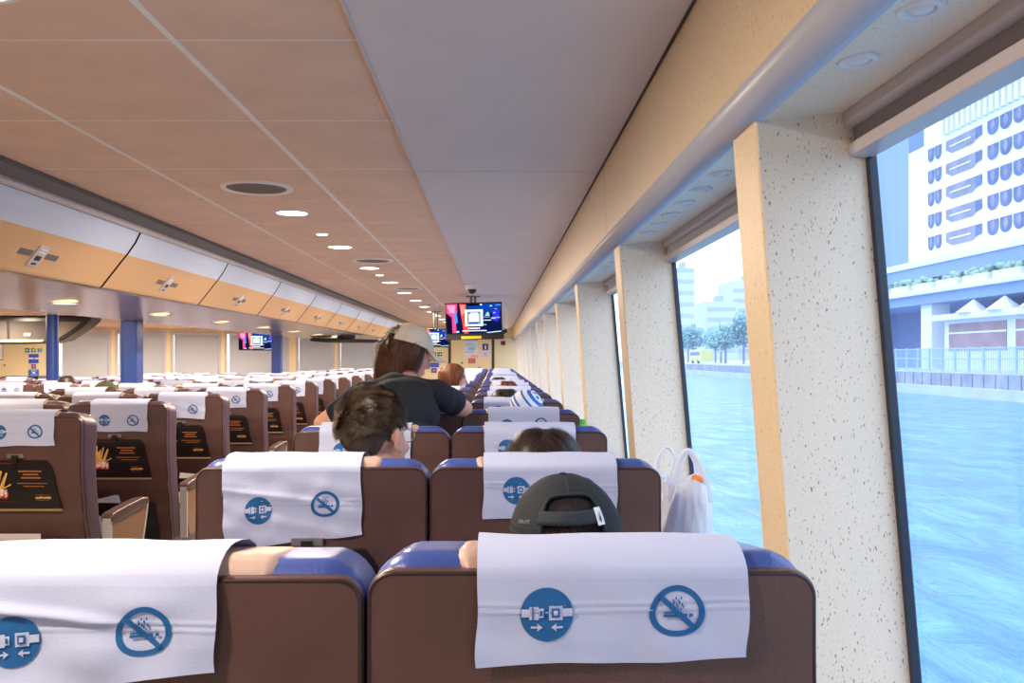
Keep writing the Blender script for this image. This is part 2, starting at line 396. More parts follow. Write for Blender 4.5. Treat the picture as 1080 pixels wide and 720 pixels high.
# ---------------------------------------------------------------- overhead bins run (left of the main ceiling)
struct('trim_4', MB().prism([(-1.93, zc+.025), (-1.925, zc-.004), (-2.0, EYE+.735), (-2.03, EYE+.74), (-2.03, zc+.03)], 'y', YB, 21.9), M['grey'])
struct('trim_5', MB().prism([(-1.995, EYE+.742), (-1.985, EYE+.722), (-2.0, EYE+.705), (-2.06, EYE+.70), (-2.06, EYE+.745)], 'y', YB, 21.9), M['rail'], bev=.003)
jts = [1.66+1.57*k for k in range(11)]
binp = {}
def bin_module(y0, L, label):
    t = thing('overhead_bin', label, 'luggage bin', (0, y0, EYE), 'overhead bins along the left of the ceiling')
    if not binp:
        g = .012
        body = MB()
        body.prism([(-2.03, .70), (-2.12, .575), (-2.25, .40), (-3.30, .345), (-3.35, .38), (-3.35, .615), (-2.1, .615+.08)], 'y', .004, L-.004)
        binp['b'] = obj('body', body, M['grey'], t).data
        d = MB()
        pr = [(-2.0, .702), (-2.028, .645), (-2.075, .578), (-2.10, .548), (-2.215, .402), (-2.225, .394)]
        inn = [(x-.03, h+.004) for x, h in pr]
        for i in range(len(pr)-1):
            d.use(0 if i < 2 else 1)
            for A, B_ in ((pr[i], pr[i+1]),):
                d.add([(A[0], g, A[1]), (A[0], L-g, A[1]), (B_[0], L-g, B_[1]), (B_[0], g, B_[1])], [(0, 1, 2, 3)])
        for yy_ in (g, L-g):
            d.use(2).add([(x, yy_, h) for x, h in pr]+[(x, yy_, h) for x, h in inn[::-1]], [tuple(range(2*len(pr)))])
        do = obj('door', d, [M['binblue'], M['bintan'], M['dark']], t); binp['d'] = do.data
        # latch, in the tan lower face; face frame
        A = Vector((-2.10, 0, .548)); Bv = Vector((-2.215, 0, .402)); dn = (Bv-A).normalized(); nm = Vector((dn.z, 0, -dn.x))
        if nm.x < 0: nm = -nm
        def F(s, y, o=0): return A+dn*s+Vector((0, y, 0))+nm*o
        def slab(mb, s0, s1, ya, yb, o0, o1):
            mb.add([F(s0, ya, o0), F(s0, yb, o0), F(s1, yb, o0), F(s1, ya, o0), F(s0, ya, o1), F(s0, yb, o1), F(s1, yb, o1), F(s1, ya, o1)],
                   [(0, 1, 2, 3), (4, 7, 6, 5), (0, 4, 5, 1), (1, 5, 6, 2), (2, 6, 7, 3), (3, 7, 4, 0)])
        c = L/2; l = MB(); slab(l, .03, .145, c-.045, c+.045, -.002, .006); lo = obj('latch', l, M['rail'], do); binp['l'] = lo.data
        l2 = MB(); slab(l2, .085, .11, c-.022, c+.022, .006, .009); slab(l2, .125, .135, c-.02, c+.02, .006, .008); binp['l2'] = obj('latch_slot', l2, M['dark'], do).data
        l4 = MB(); slab(l4, .045, .052, c-.03, c+.03, .006, .010); slab(l4, .062, .069, c-.03, c+.03, .006, .010); binp['l4'] = obj('latch_bar', l4, M['white'], do).data
        for s_ in (-1, 1):
            r = MB(); slab(r, .066, .098, c+s_*.115-.055, c+s_*.115+.055, .0, .0015)
            binp['r%d' % s_] = obj('finger_recess', r, M['grey'], do).data
        u = MB(); u.prism([(-2.228, .392), (-2.26, .386), (-3.33, .333), (-3.35, .338), (-3.35, .352), (-2.24, .402)], 'y', .006, L-.006)
        binp['u'] = obj('underside_panel', u, M['under'], t).data
    else:
        link('body', binp['b'], t); do = link('door', binp['d'], t); link('latch', binp['l'], do); link('latch_slot', binp['l2'], do); link('latch_bar', binp['l4'], do)
        link('finger_recess', binp['r-1'], do); link('finger_recess', binp['r1'], do); link('underside_panel', binp['u'], t)
    return t
for k, y in enumerate(jts[:-1]):
    if k == 0: lb = 'pale blue and tan overhead luggage bin just outside the left edge'
    elif k == 1: lb = 'pale blue and tan overhead luggage bin, the largest, at the left edge of the photo'
    else: lb = 'pale blue and tan overhead luggage bin, %s along the run from the left edge' % ORD[k-1]
    bin_module(y, 1.57, lb)
def area(loc, size, w, col=WARM, rot=(0, 0, 0), parent=None, spread=pi, name='lamp_light', shape='DISK'):
    l = bpy.data.lights.new(name, 'AREA'); l.shape = shape; l.size = size; l.energy = w; l.color = col; l.spread = spread
    o = bpy.data.objects.new(name, l); COL.objects.link(o); o.location = loc; o.rotation_euler = rot
    if parent: o.parent = parent
    return o
# warm downlights under the bins
wl = None
for k in range(10):
    y = 2.1+1.57*k+.0
    X = -2.8; h = .3595
    lb = ('warm oval downlight under the bins, %s from the left edge' % ORD[k-1]) if k > 0 and k < 8 else 'warm downlight under the bins, too far along to be told apart'
    t = thing('bin_downlight', lb, 'downlight', (X, y+.3, EYE+h-.004), 'warm downlights under the overhead bins')
    if wl is None:
        a = MB().grid(lambda u, v: (lambda r, z: (r*cos(2*pi*u), r*sin(2*pi*u), z))(*[(.105, 0), (.10, -.006), (.085, -.008), (.08, -.002)][round(v*3)]), 32, 3)
        wl = (obj('ring', a, M['rail'], t, smooth=True).data, obj('diffuser', MB().disc((0, 0, -.003), .08, 32), M['lampwarm'], t).data)
    else: link('ring', wl[0], t); link('diffuser', wl[1], t)
    area((0, 0, -.02), .16, BIN_W, (1, .76, .5), parent=t)
# ceiling downlights
dl = None; nl = 0
for y in [.37, 1.80]+[4.65+1.43*k for k in range(11)]:  # first two are unseen, added to light the near seats
    vis = y > 3
    if vis: nl += 1
    lb = 'bright round ceiling downlight, %s along the row from the camera' % ORD[nl-1] if vis and nl < 7 else ('bright ceiling downlight at the far tiny end of the row' if vis else 'added ceiling downlight lighting the near seats, unseen out of the frame')
    t = thing('ceiling_downlight', lb, 'downlight', (-1.11, y, zc+.019), 'downlights in the main ceiling')
    if dl is None:
        a = MB().grid(lambda u, v: (lambda r, z: (r*cos(2*pi*u), r*sin(2*pi*u), z))(*[(.100, 0), (.097, -.005), (.084, -.006), (.08, -.001)][round(v*3)]), 36, 3)
        dl = (obj('ring', a, M['white'], t, smooth=True).data, obj('diffuser', MB().disc((0, 0, -.0025), .081, 36), M['lamp'], t).data)
    else: link('ring', dl[0], t); link('diffuser', dl[1], t)
    area((0, 0, -.02), .16, LAMP_W, WARM, parent=t)
for k, (px, py, Y) in enumerate(((337, 250, 5.45), (402, 292, 8.15))):
    t = thing('small_downlight', ('small lit ceiling spot between the first and second downlights' if k == 0 else 'small lit ceiling spot beside the third downlight'), 'downlight', (-1.11, Y, zc+.019), 'small spots in the main ceiling')
    obj('ring', MB().cyl((0, 0, -.004), .05, .004, 24), M['white'], t); obj('diffuser', MB().disc((0, 0, -.0045), .035, 24), M['lamp'], t)
# speaker grilles
gr = mat('grille', '#7b6c62', .6)
for k, y in enumerate((3.96, 6.93, 9.7, 12.6)):
    t = thing('ceiling_speaker', 'round ceiling speaker grille, %s' % ('the large nearest one' if k == 0 else '%s along the row from the camera' % ORD[k]), 'speaker', (-1.11 if k == 0 else -1.0, y, zc+.019), 'round grilles in the main ceiling')
    a = MB().grid(lambda u, v: (lambda r, z: (r*cos(2*pi*u), r*sin(2*pi*u), z))(*[(.165, 0), (.162, -.008), (.145, -.010), (.135, -.003)][round(v*3)]), 48, 3)
    obj('rim', a, M['joint'], t, smooth=True)
    g = MB().disc((0, 0, -.004), .136, 40)
    for r in range(1, 9):
        rr = .015*r
        g.grid(lambda u, v: ((rr+.003*v)*cos(2*pi*u), (rr+.003*v)*sin(2*pi*u), -.006), 36, 1)
    obj('grille', g, gr, t)
# left hall warm lamps (their discs are hidden by the bins)
for (X, Y) in ((-4.6, 6), (-4.6, 9.5), (-4.6, 13), (-7.2, 8), (-7.2, 12), (-4.6, 17), (-6.5, 15.5)):
    t = thing('hall_downlight', 'round downlight in the low ceiling of the left hall, above the left seats', 'downlight', (X, Y, EYE+.62), 'downlights in the left hall')
    link('ring', dl[0], t); link('diffuser', dl[1], t); area((0, 0, -.02), .16, HALL_W, WARM, parent=t)

# ---------------------------------------------------------------- far walls
A2, B2 = Vector((-9.3, 16, 0)), Vector((-2.3, 22, 0))
def ws(px):
    d = (px-523)/900; return (16*d+9.3)/(7-6*d)
wdir = (B2-A2).normalized(); wn = Vector((wdir.y, -wdir.x, 0))   # toward the camera side
def WP(s, z, off=0): p = A2+(B2-A2)*s+wn*off; return Vector((p.x, p.y, z))
def wallbox(mb, s0, s1, z0, z1, o0=-.1, o1=0):
    vs = [WP(s, z, o) for s in (s0, s1) for o in (o0, o1) for z in (z0, z1)]
    mb.add(vs, [(0, 1, 3, 2), (4, 6, 7, 5), (0, 4, 5, 1), (2, 3, 7, 6), (0, 2, 6, 4), (1, 5, 7, 3)])
wins = [(61, 115), (123.5, 173), (182, 231), (238.5, 303), (314, 351), (358, 404)]
fw = MB(); ztop = EYE+.62; zh = EYE+.545; zs = .72
prev = -.55
for a, b in wins:
    wallbox(fw, prev, ws(a), -.075, ztop); prev = ws(b)
    wallbox(fw, ws(a), ws(b), zh, ztop); wallbox(fw, ws(a), ws(b), -.075, zs)
wallbox(fw, prev, 1.0, -.075, ztop)
struct('wall_front_left', fw, M['yellow'])
wnames = ['leftmost', 'second', 'third', 'fourth', 'fifth', 'sixth']
for k, (a, b) in enumerate(wins):
    w = bpy.data.objects.new('window_%d' % (20+k), None); COL.objects.link(w); w['kind'] = 'structure'
    g = MB(); g.quad(WP(ws(a), zs, -.08), WP(ws(b), zs, -.08), WP(ws(b), zh, -.08), WP(ws(a), zh, -.08)); obj('pane', g, M['glass'], w)
    f = MB()
    wallbox(f, ws(a)-.004, ws(a)+.002, zs, zh, -.02, .02); wallbox(f, ws(b)-.002, ws(b)+.004, zs, zh, -.02, .02); wallbox(f, ws(a), ws(b), zh-.02, zh+.01, -.02, .02)
    obj('frame', f, M['rail'], w)
    t = thing('window_blind', 'closed grey blind over the %s window of the far left wall' % (wnames[k] if k else 'leftmost'), 'blind', (0, 0, 0), 'closed blinds on the far left wall')
    gap = .006 if k in (0, 3) else .002
    b1 = MB(); n = 24; s0, s1 = ws(a)+.002+gap, ws(b)-.003
    z0, z1 = zs+.02, zh-.06
    for i in range(n):
        za = z0+(z1-z0)*i/n; zb = z0+(z1-z0)*(i+1)/n
        b1.quad(WP(s0, za, .012), WP(s1, za, .012), WP(s1, zb, -.004), WP(s0, zb, -.004)); b1.quad(WP(s0, zb, -.004), WP(s1, zb, -.004), WP(s1, zb, .012), WP(s0, zb, .012))
    obj('slats', b1, M['blind'], t)
    h = MB(); wallbox(h, s0, s1, zh-.06, zh-.02, -.03, .03); obj('headrail', h, M['rail'], t)
    h = MB(); wallbox(h, s0, s1, zs+.0, zs+.02, -.01, .015); obj('bottom_rail', h, M['rail'], t)
struct('wall_left', MB().box(-11.2, -11.1, YB, 16, -.2, EYE+.66), M['yellow'])
def fwX(px): return (px-523)/900*YF
def fwZ(py): return EYE+(377-py)/900*YF
struct('wall_front', MB().box(-2.45, .95, YF, YF+.12, -.1, EYE+.8), M['yellow'])
# door of the far wall: seam lines
dr = bpy.data.objects.new('door_1', None); COL.objects.link(dr); dr['kind'] = 'structure'; dr.location = (0, YF, 0)
obj('leaf', MB().box(fwX(475), fwX(519.5), -.02, -.001, 0, EYE+.50), M['yellow'], dr)
s = MB()
for px in (474.3, 520): s.box(fwX(px)-.035, fwX(px)+.035, -.03, 0, 0, EYE+.50)
obj('seam', s, M['seam'], dr)
struct('trim_6', MB().box(-2.4, .5, YF-.02, YF, EYE+.50, EYE+.53), M['rail'])
struct('trim_7', MB().prism([(-2.06, EYE+.62), (-2.02, EYE+.62), (-2.0, EYE+.78), (-2.06, EYE+.78)], 'y', 17.3, 22), M['yellow'])

# ---------------------------------------------------------------- flat signs
PC = {}
def pm(c, e=0):
    k = (c, e)
    if k not in PC: PC[k] = mat('print_'+c.strip('#'), c, .5) if not e else emis('glow_'+c.strip('#'), c, e)
    return PC[k]
def sign(name, label, cat, rects, org, xd=(1, 0, 0), zd=(0, 0, 1), nd=(0, -1, 0), th=.012, texts=(), group=None, parent=None, e=0, base=None):
    """rects: (x0,x1,z0,z1,colour); the first is the board. texts: (string,size,x,z,colour)"""
    xd, zd, nd = Vector(xd), Vector(zd), Vector(nd); org = Vector(org)
    cols = []
    for r in rects:
        if r[4] not in cols: cols.append(r[4])
    for t_ in texts:
        if t_[4] not in cols: cols.append(t_[4])
    mb = MB()
    def q(x0, x1, z0, z1, o): return [xd*x0+zd*z0+nd*o, xd*x1+zd*z0+nd*o, xd*x1+zd*z1+nd*o, xd*x0+zd*z1+nd*o]
    for i, r in enumerate(rects):
        mb.use(cols.index(r[4])); o = th+.0008*i
        if i == 0:
            a = q(*r[:4], 0); b = q(*r[:4], th)
            mb.add(a+b, [(0, 1, 2, 3), (4, 7, 6, 5), (0, 4, 5, 1), (1, 5, 6, 2), (2, 6, 7, 3), (3, 7, 4, 0)])
        elif len(r) > 5:   # slanted/polygon
            mb.add([xd*x+zd*z+nd*o for x, z in r[5]], [tuple(range(len(r[5])))])
        else: mb.add(q(*r[:4], o), [(0, 1, 2, 3)])
    for i, (s_, sz, x, z, c) in enumerate(texts):
        mb.use(cols.index(c)); text_mb(mb, s_, sz, xd*x+zd*z+nd*(th+.0008*(len(rects)+1)), xd, zd)
    me = mb.mesh(name, [pm(c, e) for c in cols])
    o_ = link(name, me, parent, org if not parent else None)
    if not parent: tag(o_, label, cat, group)
    return o_
def fsign(name, label, cat, px0, px1, py0, py1, col, extra=(), texts=(), group=None):
    x0, x1, z0, z1 = fwX(px0), fwX(px1), fwZ(py1), fwZ(py0); cx, cz = (x0+x1)/2, (z0+z1)/2; w, h = x1-x0, z1-z0
    rects = [(-w/2, w/2, -h/2, h/2, col)]+[(-w/2+w*a, -w/2+w*b, h/2-h*d, h/2-h*c, cc) for a, b, c, d, cc in extra]
    onleaf = 475 < (px0+px1)/2 < 519.5
    return sign(name, label, cat, rects, (cx, YF-(.02 if onleaf else 0), cz), texts=texts, group=group)
fsign('notice_poster', 'pale blue and white poster on the far door', 'poster', 489.3, 504, 357.5, 377.5, '#dfe9f6',
      [(.0, 1, .0, .1, '#8fb4dc'), (.08, .6, .2, .24, '#9cbcdc'), (.08, .9, .3, .34, '#9cbcdc'), (.3, .8, .4, .6, '#a9c9ea'), (.08, .7, .66, .70, '#9cbcdc'), (.5, 1, .82, 1, '#f1b7b0'), (0, .5, .88, 1, '#f6ddd0')])
fsign('restroom_sign', 'small purple square sign high on the far door', 'sign', 509, 515, 362.5, 369, '#3a2f9a', [(.42, .58, .18, .36, '#ffffff'), (.36, .64, .4, .66, '#ffffff'), (.40, .48, .66, .86, '#ffffff'), (.52, .60, .66, .86, '#ffffff')])
fsign('white_notice', 'white paper notice under the purple sign on the far door', 'notice', 506.6, 517, 369.5, 377.3, '#e3d9de', [(.4, .6, .3, .6, '#dca9a0'), (.15, .85, .75, .8, '#b9aeb6')])
fsign('red_notice', 'small red notice below the poster on the far door', 'notice', 494, 501.4, 378, 383, '#b8453c', [(.1, .9, .2, .35, '#e9a79c'), (.1, .9, .6, .75, '#e9a79c')])
fsign('green_button', 'small green square button on the far door', 'button', 486, 488.4, 381.4, 383.6, '#22a24e', [(.3, .7, .3, .7, '#8fe0a8')])
fsign('alarm_box', 'small dark red box on the yellow wall right of the far door', 'alarm', 528.2, 533, 359.5, 363.8, '#74241c', [(.25, .75, .3, .6, '#4a1410')])
fsign('door_lock', 'tiny dark round lock on the far door', 'lock', 504.6, 506.4, 386.8, 388.6, '#7a5a58', [(.3, .7, .3, .7, '#3a2a2a')])
def exit_sign(label, px0, px1, py0, py1, kind, org=None, w=.25, h=.2, xd=(1, 0, 0), nd=(0, -1, 0), group='green safety signs'):
    col = '#1f7a46' if kind != 'num' else '#2b93a6'
    rects = [(-w/2, w/2, -h/2, h/2, '#e8f2e6'), (-w/2*.88, w/2*.88, -h/2*.84, h/2*.84, col)]
    tx = []
    if kind == 'arrow': rects.append((0, 0, 0, 0, '#e8f2e6', [(-.3*w, -.05*h), (.05*w, -.05*h), (.05*w, -.28*h), (.32*w, 0), (.05*w, .28*h), (.05*w, .05*h), (-.3*w, .05*h)]))
    if kind == 'arrowl': rects.append((0, 0, 0, 0, '#e8f2e6', [(.3*w, -.05*h), (-.05*w, -.05*h), (-.05*w, -.28*h), (-.32*w, 0), (-.05*w, .28*h), (-.05*w, .05*h), (.3*w, .05*h)]))
    if kind == 'man':
        rects += [(0, 0, 0, 0, '#e8f2e6', [(-.25*w, -.3*h), (-.15*w, -.3*h), (.02*w, -.05*h), (.2*w, -.28*h), (.28*w, -.2*h), (.1*w, .1*h), (.25*w, .12*h), (.25*w, .2*h), (-.02*w, .22*h), (-.25*w, .05*h), (-.2*w, 0), (-.05*w, .08*h)]),
                  (.05*w, .18*w, .25*h, .38*h, '#e8f2e6')]
    if kind == 'num': tx = [('2', h*.9, 0, 0, '#e8f2e6')]
    return sign('safety_sign', label, 'sign', rects, org, xd=xd, nd=nd, texts=tx, group=group)
for px, kd, lb in ((457.8, 'man', 'green running figure sign right of the white cap, beside the far door'), (463.8, 'arrow', 'green sign with a white arrow, beside the far door')):
    exit_sign(lb, 0, 0, 0, 0, kd, org=(fwX(px), YF, fwZ(373.4)), w=.135, h=.125, group='green signs beside the far door')
fsign('blue_placard', 'upper small blue sign left of the far door', 'sign', 458, 463, 377, 381, '#1f4ec4', [(.2, .8, .4, .6, '#cfd9f4')], group='blue signs beside the far door')
fsign('blue_placard', 'wide blue sign left of the far door, below the green ones', 'sign', 453, 463, 382.5, 387, '#1f4ec4', [(.1, .9, .4, .55, '#5f7fe0')], group='blue signs beside the far door')
fsign('purple_placard', 'small purple sign left of the far door', 'sign', 455, 460.5, 388, 393, '#6a3ca0', [(.3, .7, .3, .7, '#b59ad4')])
# left cluster of signs on the oblique wall
xd = wdir
def lsign(name, label, cat, px0, px1, py0, py1, col, extra=(), texts=(), kind=None, group=None):
    s0, s1 = ws(px0), ws(px1); sc_ = (s0+s1)/2; p = WP(sc_, 0); Y = p.y
    z0, z1 = EYE+(377-py1)/900*Y, EYE+(377-py0)/900*Y; w = (s1-s0)*(B2-A2).length; h = z1-z0
    org = (p.x, p.y, (z0+z1)/2)
    if kind: return exit_sign(label, 0, 0, 0, 0, kind, org=org, w=w, h=h, xd=xd, nd=wn, group='green signs on the far left wall')
    rects = [(-w/2, w/2, -h/2, h/2, col)]+[(-w/2+w*a, -w/2+w*b, h/2-h*d, h/2-h*c, cc) for a, b, c, d, cc in extra]
    return sign(name, label, cat, rects, org, xd=xd, nd=wn, texts=texts, group=group)
lsign('safety_sign', 'green sign with a left arrow on the far left wall', 'sign', 26, 31.4, 366.5, 372, '', kind='arrowl')
lsign('safety_sign', 'green running figure sign between arrow and number signs, far left wall', 'sign', 32.4, 37.8, 366.5, 372, '', kind='man')
lsign('safety_sign', 'teal sign with the number 2 on the far left wall', 'sign', 39, 44.5, 366.5, 372, '', kind='num')
lsign('blue_placard', 'blue sign with a white band under the green signs, far left wall', 'sign', 30.2, 40.6, 373.2, 383, '#1d4ccc', [(0, 1, .38, .56, '#dfe6fa'), (.45, .6, .4, .54, '#c04040')])
lsign('purple_placard', 'small purple sign on the far left wall', 'sign', 33.2, 37.8, 384, 388.5, '#7a3fa8', [(.3, .7, .3, .7, '#d0a0d8')])
lsign('blue_emblem', 'blue emblem sign with white figure, low on the far left wall', 'sign', 30.2, 40.8, 389.5, 398, '#2763cc', [(.2, .8, .1, .22, '#9fc0ee'), (.35, .65, .3, .5, '#e6eefc'), (.15, .85, .6, .7, '#9fc0ee')])
lsign('window_light_panel', 'white panel standing in for window light, left edge of the far wall', 'screen', -14, 3, 358.5, 379.5, '#101014', [(.03, .97, .04, .96, '#ffffff')])  # window light put into the white colour of a flat panel
lsign('green_button', 'tiny green button on the far left wall', 'button', 3.8, 5.6, 384, 386, '#2f8f4a', [(.3, .7, .3, .7, '#8fe0a8')])

# ---------------------------------------------------------------- TVs
def tv(label, px0, px1, py0, py1, Y, roll=0, pole=None, detail=True, bar=False, wall=False):
    c = P((px0+px1)/2, (py0+py1)/2, Y); w = (px1-px0)/900*Y; h = (py1-py0)/900*Y
    t = thing('television', label, 'television', c, 'televisions hanging in the cabin')
    t.rotation_euler = (0, roll, 0)
    obj('housing', MB().box(-w/2, w/2, 0, .06, -h/2, h/2), M['black'], t, bev=.006)
    W_, H_ = w*.96, h*.90; zo = .01*h
    def R(a, b, c_, d, col): return (-W_/2+W_*a, -W_/2+W_*b, zo+H_/2-H_*d, zo+H_/2-H_*c_, col)
    def PO(pts, col): return (0, 0, 0, 0, col, [(-W_/2+W_*x, zo+H_/2-H_*y) for x, y in pts])
    rects = [R(0, 1, 0, 1, '#0a1440'),
             PO([(.0, 0), (.2, 0), (.2, .3), (.17, .3), (.18, .98), (.11, .98), (.10, .45), (.0, .3)], '#f04a86'),
             PO([(.02, .05), (.16, .05), (.15, .3), (.06, .3)], '#ff9ac4'),
             PO([(.0, .35), (.07, .42), (.09, 1), (0, 1)], '#120a24'),
             PO([(.13, .3), (.19, .3), (.21, .62), (.16, .7)], '#4f8ae8'),
             PO([(.24, .0), (.36, .02), (.40, 1), (.32, 1)], '#ff4a3a'), PO([(.26, .04), (.34, .04), (.34, .3), (.28, .4)], '#ff8a86'),
             PO([(.36, .0), (1, 0), (1, .3), (.62, .35), (.4, .2)], '#0b3a96'), PO([(.36, 0), (.7, 0), (.6, .06), (.4, .08)], '#06080f'),
             R(.34, .67, .2, .76, '#f2f6ff'), R(.385, .625, .27, .69, '#2c8aa0'), R(.41, .60, .35, .62, '#e9f1ff'), R(.44, .58, .3, .36, '#cfe6f4'),
             R(.42, .58, .62, .68, '#173c8c'), R(.385, .41, .62, .68, '#e0306a'), R(.6, .625, .62, .68, '#34a0a0'), R(.385, .4, .30, .42, '#c03a6a'),
             PO([(.72, .36), (.79, .36), (.76, .28)], '#a8e8ea'), R(.71, .79, .38, .41, '#e6fbff'), R(.68, .8, .45, .47, '#8fb8ea'), R(.68, .82, .55, .58, '#cfe0fa'), R(.67, .73, .70, .73, '#9fc6f0'),
             PO([(.84, .3), (.9, .18), (.97, .28), (.98, .5), (.93, .62), (.85, .58)], '#2a30c8'), R(.86, .9, .3, .34, '#a89af0'), R(.82, .9, .48, .52, '#b6d2ff'), R(.9, .98, .46, .5, '#7f96f4'), R(.88, .93, .18, .2, '#ff8090'),
             R(.8, .84, .07, .1, '#d4f0ff'), R(.62, .66, .02, .06, '#e9f6ff'), R(.9, 1, .04, .08, '#3f8ce6'),
             PO([(.72, .98), (1, .93), (1, .96), (.76, 1)], '#cfe4ff')]
    tx = [('■■■■■■', H_*.09, 0, -H_*.36+zo, '#f6f8ff')] if False else []
    if detail:
        for i in range(7): rects.append(R(.395+.032*i, .42+.032*i, .81, .86, '#f4f6ff'))
        for i in range(14): rects.append(R(.29+.032*i, .315+.032*i, .90, .935, '#f4f6ff'))
        rects.append(R(.18, .23, .92, .97, '#c8f4ff'))
    cols = []
    sign('screen', '', '', rects, (0, 0, 0), th=.003, parent=t, e=1.0)
    if bar:
        b = MB().box(-w/2, w/2+.02, -.02, .06, -h/2-.055, -h/2+.005); obj('bottom_bar', b, M['dark'], t, bev=.006)
        obj('yellow_label', MB().box(-.16, .09, -.026, -.02, -h/2-.045, -h/2-.01), mat('yellow_label', '#e6cf3a', .5), t)
    if pole is not None:
        m_ = MB(); m_.cyl((pole[0], .09, h/2-.1), .016, pole[1]+.1, 14); m_.cyl((pole[0]+.05, .09, h/2-.1), .016, pole[1]+.1, 14); m_.box(pole[0]-.06, pole[0]+.11, .06, .10, h/2-.16, h/2-.04)
        m_.box(pole[0]-.06, pole[0]+.11, .04, .14, h/2+pole[1]-.012, h/2+pole[1])
        obj('ceiling_mount', m_, M['grey'], t)
    elif wall:
        obj('wall_mount', MB().box(-.08, .08, .06, .2, -.08, .08), M['grey'], t)
    return t
t1 = tv('large black television hanging from the ceiling above the far seats', 469.6, 529.6, 318.8, 353.4, 10.6, roll=-.022, pole=(-.03, zc-P(0, 318.8, 10.6).z), bar=True)
tv('black television partly behind the larger one, right of the white cap', 441, 474, 346.5, 366, 14.5, roll=.02, pole=(.0, zc+.019-P(0, 346.5, 14.5).z))
tv('television beside the right blue column on the left side', 251.5, 290, 350, 369.5, 14.8, roll=.01, pole=(.0, EYE+.62-P(0, 350, 14.8).z))
# CCTV dome
c = P(498, 300, 9.0); t = thing('dome_camera', 'white ceiling security camera dome above the large television', 'camera', (c.x, 9.0, zc))
obj('mount', MB().cyl((0, 0, -.05), .075, .05, 28, r2=.08), M['white'], t, bev=.004)
obj('dome', MB().ell((0, 0, -.055), (.045, .045, .045), 20, 12), M['dark'], t, smooth=True)
c = P(533, 348, 12.0); t = thing('bracket_camera', 'small white and black camera at lower right of the large television', 'camera', c)
m_ = MB().tube([(-.08, 0, -.05), (-.03, 0, -.03), (.02, 0, .0)], [.02, .03, .028], 12); obj('camera_body', m_, M['dark'], t, smooth=True)
obj('housing', MB().box(-.02, .05, -.03, .03, .02, .06), M['white'], t, bev=.004)
obj('ceiling_mount', MB().cyl((.02, 0, .055), .01, zc-c.z-.055, 10), M['white'], t)

# ---------------------------------------------------------------- columns
def pillar(label, X, Y, w, top, round_=False, z0=0):
    t = thing('blue_column', label, 'column', (X, Y, z0), 'blue columns on the left')
    h = EYE+top-z0
    if round_:
        obj('shaft', MB().cyl((0, 0, 0), w/2, h-.06, 32), M['bluepole'], t, smooth=False, bev=.003)
        obj('collar', MB().cyl((0, 0, h-.06), w/2*.97, .06, 32), M['steel'], t)
    else:
        obj('shaft', MB().box(-w/2, w/2, -w/2, w/2, 0, h), M['bluepole'], t, bev=.008)
        obj('edge_strip', MB().box(-w/2+.02, -w/2+.026, -w/2-.002, -w/2, 0, h), M['rubber'], t)
    return t
pillar('square blue column in the middle of the left seats, the widest', -3.335, 7.82, .150, .337)
pillar('square blue column beside the small left television', -3.355, 13.08, .14, .337)
pillar('round blue column with silver top, leftmost', -5.82, 11.2, .15, .62, True, -.075)
# the second run of bins, seen end on
t = thing('overhead_bin_block', 'dark grey brown block of overhead bins hanging behind the leftmost round column', 'luggage bin', (-.19, 12.6, EYE))
sil = [(-9.4, .612), (-5.78, .612), (-5.80, .55), (-5.92, .44), (-6.2, .26), (-6.38, .215), (-6.9, .20), (-9.4, .20)]
obj('body', MB().prism(sil, 'y', 0, .35), M['dark'], t, bev=.02)
for k, (xa, xb) in enumerate(((-9.2, -8.02), (-7.98, -7.02), (-6.98, -6.45))):
    obj('door', MB().add([(xa, -.012, .54), (xb, -.012, .54), (xb+(.18 if k == 2 else 0), -.012, .30) if False else (xb, -.012, .27), (xa, -.012, .27)], [(0, 1, 2, 3)]), mat('bin_grey', '#4a4440', .9, spec=.1) if k == 0 else bpy.data.materials['bin_grey'], t)
    obj('latch', MB().box((xa+xb)/2-.05, (xa+xb)/2+.05, -.03, -.012, .32, .36), M['rail'], t, bev=.004)
obj('end_door', MB().add([(-6.38, -.012, .53), (-5.92, -.012, .53), (-6.08, -.012, .40), (-6.26, -.012, .29), (-6.42, -.012, .28)], [(0, 1, 2, 3, 4)]), mat('bin_beige', '#7d7062', .9, spec=.1), t)
obj('lower_panel', MB().add([(-9.2, -.012, .265), (-6.48, -.012, .265), (-6.5, -.012, .235), (-9.2, -.012, .225)], [(0, 1, 2, 3)]), M['bintan'], t)
# slim dark shelf under the far bins
t = thing('overhead_shelf', 'slim black edged shelf hanging below the far bins, left of the white cap', 'shelf', (0, 14.4, EYE))
sh = MB().prism([(-3.15, .315), (-3.12, .275), (-2.9, .26), (-1.95, .255), (-1.85, .285), (-1.85, .30), (-3.1, .335)], 'y', 0, .6)
obj('shelf_board', sh, M['dark'], t, bev=.008)
obj('hanger', MB().box(-2.7, -2.4, .1, .2, .29, .372), M['grey'], t)

